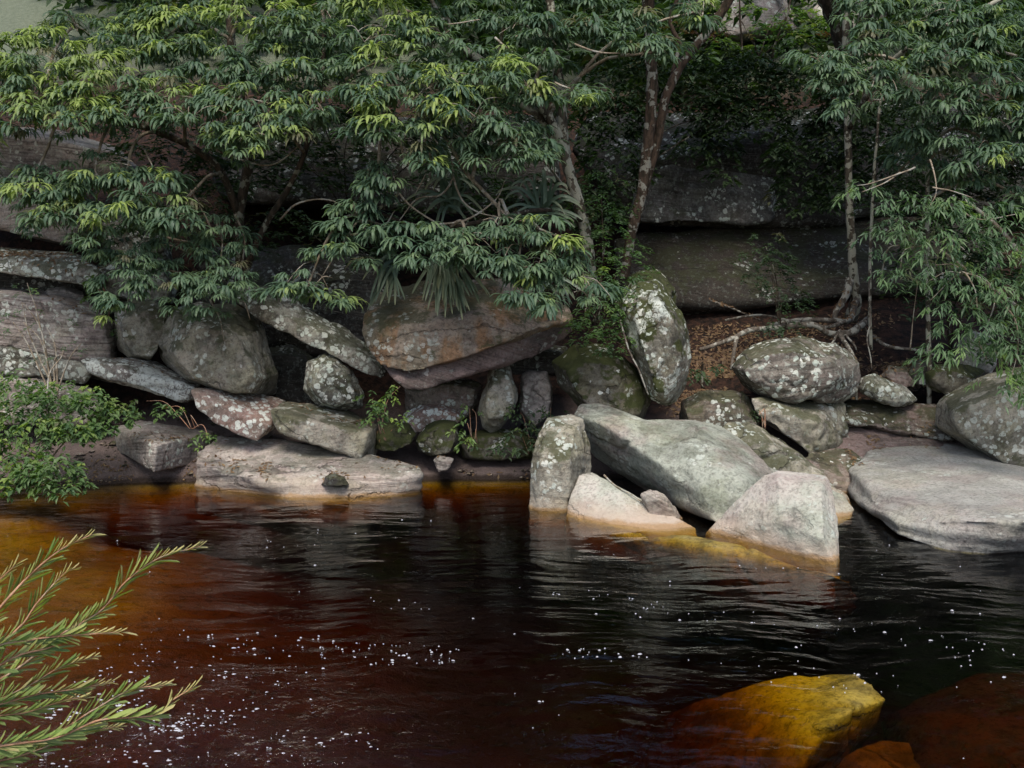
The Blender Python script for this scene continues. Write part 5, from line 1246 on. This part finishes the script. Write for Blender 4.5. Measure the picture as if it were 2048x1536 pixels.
# ---- pebbles and grit along the waterline
r5 = np.random.default_rng(77); b = Buf()
ico = np.array([[0, 0, 1], [.9, 0, .35], [.28, .85, .35], [-.73, .5, .35], [-.73, -.5, .35], [.28, -.85, .35], [0, 0, -.5]])
iq = [(0, 1, 2, 3), (0, 3, 4, 5), (0, 5, 1, 1), (6, 2, 1, 5), (6, 3, 2, 2), (6, 5, 4, 3)]
iq = [(0, 1, 2, 3), (0, 3, 4, 5), (6, 2, 1, 5), (6, 5, 4, 3)]
for k in range(1500):
    px = r5.uniform(-40, 1060); py = 900 + 80 * r5.uniform() ** .6
    if px > 430 and px < 830 and r5.uniform() < .7: continue
    q0 = W(px, py, .05)
    loc, nor, ob = drop(q0[0], q0[1], .8)
    if loc is None or ob.name != 'ground': continue
    s = r5.gamma(2.0, .009) + .010
    v = ico * s * r5.uniform(.7, 1.3, 3) * [1.2, 1, .7]
    b.add(v @ rotz(r5.uniform(0, 6.3)).T + np.array(loc) + [0, 0, s * .2], iq, 0, r5.uniform())
if b.n:
    o = link("pebbles", b.mesh("pebbles", smooth=False), M['brown']); tag(o, "small pebbles scattered on the narrow sand beach at the waterline", "pebbles", kind="stuff")

# ---- foam specks carried on the current
r3 = np.random.default_rng(21); b = Buf()
def fleck(x, y, r, el=1.0, z=.006):
    k = 7; th = np.arange(k) / k * 2 * math.pi
    rr = r * r3.uniform(.6, 1.3, k)
    a = r3.uniform(-.3, .3)
    ex, ey = np.cos(th) * rr * el, np.sin(th) * rr
    X_, Y_ = x + ex * math.cos(a) - ey * math.sin(a), y + ex * math.sin(a) + ey * math.cos(a)
    wzz = 0.010 * noise3(np.array([[x * .9, y * 2.4, 0]]))[0] + z
    v = [[x, y, wzz + r * .55]] + [[X_[i] * .55 + x * .45, Y_[i] * .55 + y * .45, wzz + r * .4] for i in range(k)] + [[X_[i], Y_[i], wzz - .004] for i in range(k)]
    q = []
    for i in range(k):
        j = (i + 1) % k
        q.append((1 + i, 1 + k + i, 1 + k + j, 1 + j))
    for i in range(0, k - 1, 2): q.append((0, 1 + i, 1 + i + 1, 1 + (i + 2) % k))
    q.append((0, 1 + k - 1, 1, 1)) if False else None
    b.add(v, q)
for (cx, cy, rx, ry, n, s) in ((1000, 1290, 350, 60, 230, 1), (1350, 1300, 300, 70, 150, 1), (900, 1190, 180, 60, 70, .9), (1150, 1190, 400, 60, 120, .9), (600, 1100, 200, 50, 50, .9), (200, 1115, 170, 25, 40, 1), (1700, 1330, 250, 60, 70, 1.1),
                            (1950, 1260, 120, 60, 50, 1), (700, 1300, 250, 80, 120, 1), (1900, 1420, 120, 80, 16, 1), (1300, 1430, 250, 60, 40, .7), (700, 1440, 300, 70, 80, .7), (900, 1380, 200, 60, 40, .8), (1500, 1130, 350, 40, 50, .8), (1960, 1130, 80, 15, 8, 1), (350, 1350, 300, 120, 60, .7), (200, 1450, 250, 60, 40, .7)):
    for k in range(int(n * .85)):
        p = W(cx + r3.normal() * rx * .6, min(cy + r3.normal() * ry * .6, 1560))
        if p[1] < 4.7 or p[1] > 12 or noise3(np.array([[p[0] * .9 + .5 * p[1], p[1] * 1.9, 3.3]]))[0] < .12 + r3.normal() * .06: continue
        fleck(p[0], p[1], r3.gamma(2.0, .0016) * s + .0016, r3.uniform(1, 2.2))
foam = link("foam_specks", b.mesh("foam_specks"), M['foam']); tag(foam, "white foam specks drifting on the dark brown water", "foam", kind="stuff")
b = Buf()
STRK = [((60, 1415), (140, 1440), 90, .018), ((300, 1480), (400, 1440), 70, .02), ((330, 1470), (420, 1420), 60, .016), ((380, 1450), (470, 1425), 45, .013), ((440, 1350), (470, 1360), 30, .014), ((480, 1400), (520, 1440), 25, .010),
        ((570, 1470), (600, 1490), 16, .012), ((630, 1475), (760, 1485), 45, .012), ((240, 1340), (440, 1330), 50, .010), ((220, 1410), (330, 1420), 60, .016), ((150, 1350), (300, 1370), 40, .010), ((20, 1530), (110, 1520), 40, .016), ((280, 1525), (330, 1530), 25, .016), ((500, 1500), (560, 1480), 25, .009), ((180, 1500), (300, 1500), 40, .01),
        ((440, 1510), (560, 1520), 20, .009), ((430, 1290), (560, 1300), 20, .008), ((200, 1300), (330, 1310), 25, .008), ((100, 1385), (200, 1400), 30, .014), ((240, 1445), (330, 1455), 40, .014), ((530, 1365), (560, 1390), 14, .010)]
for (a_, c_, n, s) in STRK:  # foam plus sky glints of the rough waves, both modelled as pale flecks
    for k in range(int(n * .38)):
        t_ = r3.uniform(); px = a_[0] + (c_[0] - a_[0]) * t_ + r3.normal() * 22; py = a_[1] + (c_[1] - a_[1]) * t_ + r3.normal() * 9 + 6 * math.sin(t_ * 9)
        p = W(px, py)
        fleck(p[0], p[1], r3.gamma(1.5, .5) * s * .15 + .0015, r3.uniform(1.5, 4.5), .02)
foam2 = link("foam_glint_streaks", b.mesh("foam_glint_streaks"), M['foam']); tag(foam2, "torn white foam and modelled sky-glint streaks on the rough water at the lower left", "foam", kind="stuff")

# ---- foreground twigs with needle leaves
fgb = np.array([-2.3, 2.1, 1.15])
tf = empty("needle_leaved_shrub", tuple(fgb), "needle-leaved shrub with pinkish stems reaching in from the lower left corner", "shrub")
STEMS = [[(-160, 1400), (-60, 1290), (0, 1215), (60, 1150), (120, 1100), (185, 1068)], [(-160, 1420), (-60, 1330), (35, 1258), (75, 1205), (125, 1150), (150, 1137)],
         [(-160, 1450), (-60, 1390), (30, 1340), (120, 1270), (200, 1222), (255, 1160), (320, 1115), (402, 1092)], [(-150, 1430), (-40, 1310), (60, 1280), (150, 1270), (240, 1264)], [(-150, 1480), (-60, 1450), (0, 1400), (60, 1370), (120, 1335), (190, 1312)],
         [(-150, 1480), (-60, 1430), (60, 1392), (150, 1378), (222, 1364)], [(-150, 1540), (-40, 1510), (80, 1482), (190, 1418), (260, 1380), (330, 1370)], [(-150, 1550), (-40, 1500), (110, 1475), (200, 1440), (310, 1430), (345, 1400), (385, 1376)],
         [(-150, 1540), (-40, 1530), (60, 1505), (150, 1470), (240, 1452)], [(-150, 1380), (-80, 1260), (-20, 1180), (30, 1130)], [(-150, 1450), (-30, 1350), (40, 1310), (110, 1290), (170, 1240)], [(-150, 1500), (-40, 1440), (50, 1425), (130, 1400), (170, 1395)]]
r4 = np.random.default_rng(31)
nv = np.array([[0, 0, 0], [.020, .0045, .001], [.044, .0035, 0], [.050, 0, -.002], [.044, -.0035, 0], [.020, -.0045, .001], [.025, 0, -.0015]])
nq = [(0, 1, 6, 5), (1, 2, 3, 6), (6, 3, 4, 5)]
leafme = []
for ag in (0, .1, .3, .8):
    bend = np.array([[0, .15 * (ag - .3) * v_[0] ** 2 / .05, (.1 - .3 * ag) * v_[0] ** 2 / .05 * .8] for v_ in nv])
    m_ = make_mesh("leaf", nv * [1.35, 1.5, 1.5] + bend, nq, True, {"age": np.full(7, ag), "rnd": np.zeros(7)}); m_.materials.append(M['needle']); leafme.append(m_)
from mathutils import Matrix
cnt = 0
for si, st in enumerate(STEMS):
    Y0 = 2.45 + .09 * ((si * 5) % 7 - 3)
    path = [P(a, b_, Y0 + .25 * (i == 0) + .02 * i) for i, (a, b_) in enumerate(st)]
    path = [fgb + (path[0] - fgb) * .05] + path
    bb = Buf(); c = tube(bb, path, .005, .0014, 6, 14, .0, .1)
    stem = link("stem", bb.mesh("stem", fgb), M['stem'], tf)
    sn = np.concatenate([[0], np.cumsum(np.linalg.norm(np.diff(c, axis=0), axis=1))])
    s0 = sn[14]; Ltot = sn[-1]
    extra = Buf()
    s = s0; k = 0
    while s < Ltot:
        i = min(np.searchsorted(sn, s), len(c) - 1)
        p = c[i - 1] + (c[i] - c[i - 1]) * ((s - sn[i - 1]) / max(sn[i] - sn[i - 1], 1e-6))
        tn = c[i] - c[i - 1]; tn /= np.linalg.norm(tn)
        near = (Ltot - s) / Ltot
        ang = k * math.pi + r4.uniform(-.7, .7)
        u1 = np.cross(tn, [0, 1, .2]); u1 /= np.linalg.norm(u1); u2 = np.cross(tn, u1)
        rad = u1 * math.cos(ang) * 1.0 + u2 * math.sin(ang) * .45
        spread = r4.uniform(.28, .55) if near > .06 else .25
        d = tn * math.cos(spread) + rad * math.sin(spread) + np.array([0, 0, .06]); d /= np.linalg.norm(d)
        sd_ = np.cross(d, rad + [0.01, 0, 0]); sd_ /= np.linalg.norm(sd_); up = np.cross(d, sd_)
        R3 = np.stack([d, sd_, up], 1); sc_ = r4.uniform(.6, 1.15) * (1 if near > .05 else .6)
        px, py = PIX(p)
        ai = 3 if near < .05 or r4.uniform() < .06 else int(r4.integers(0, 3))
        if cnt < 300 and 0 < px < 2048 and py < 1536 and k % 2 == 0:
            o = bpy.data.objects.new("leaf", leafme[ai]); COL.objects.link(o); o.parent = stem
            mm = Matrix([[*(R3[j] * sc_), (p - fgb)[j]] for j in range(3)] + [[0, 0, 0, 1]]); o.matrix_local = mm; cnt += 1
        else:
            bd_ = r4.uniform(-.25, .25); bz_ = r4.uniform(-.35, .3)
            nb_ = nv * [1.35, 1.5, 1.5] + np.array([[0, bd_ * v_[0] ** 2 / .05, -bz_ * v_[0] ** 2 / .05 * .8] for v_ in nv])
            extra.add((nb_ * sc_) @ R3.T + p - fgb, nq, (0, .1, .3, .8)[ai], r4.uniform())
        s += .0066 * r4.uniform(.8, 1.3); k += 1
    f = link("needle_leaves", extra.mesh("needle_leaves"), M['needle'], stem); f["kind"] = "stuff"
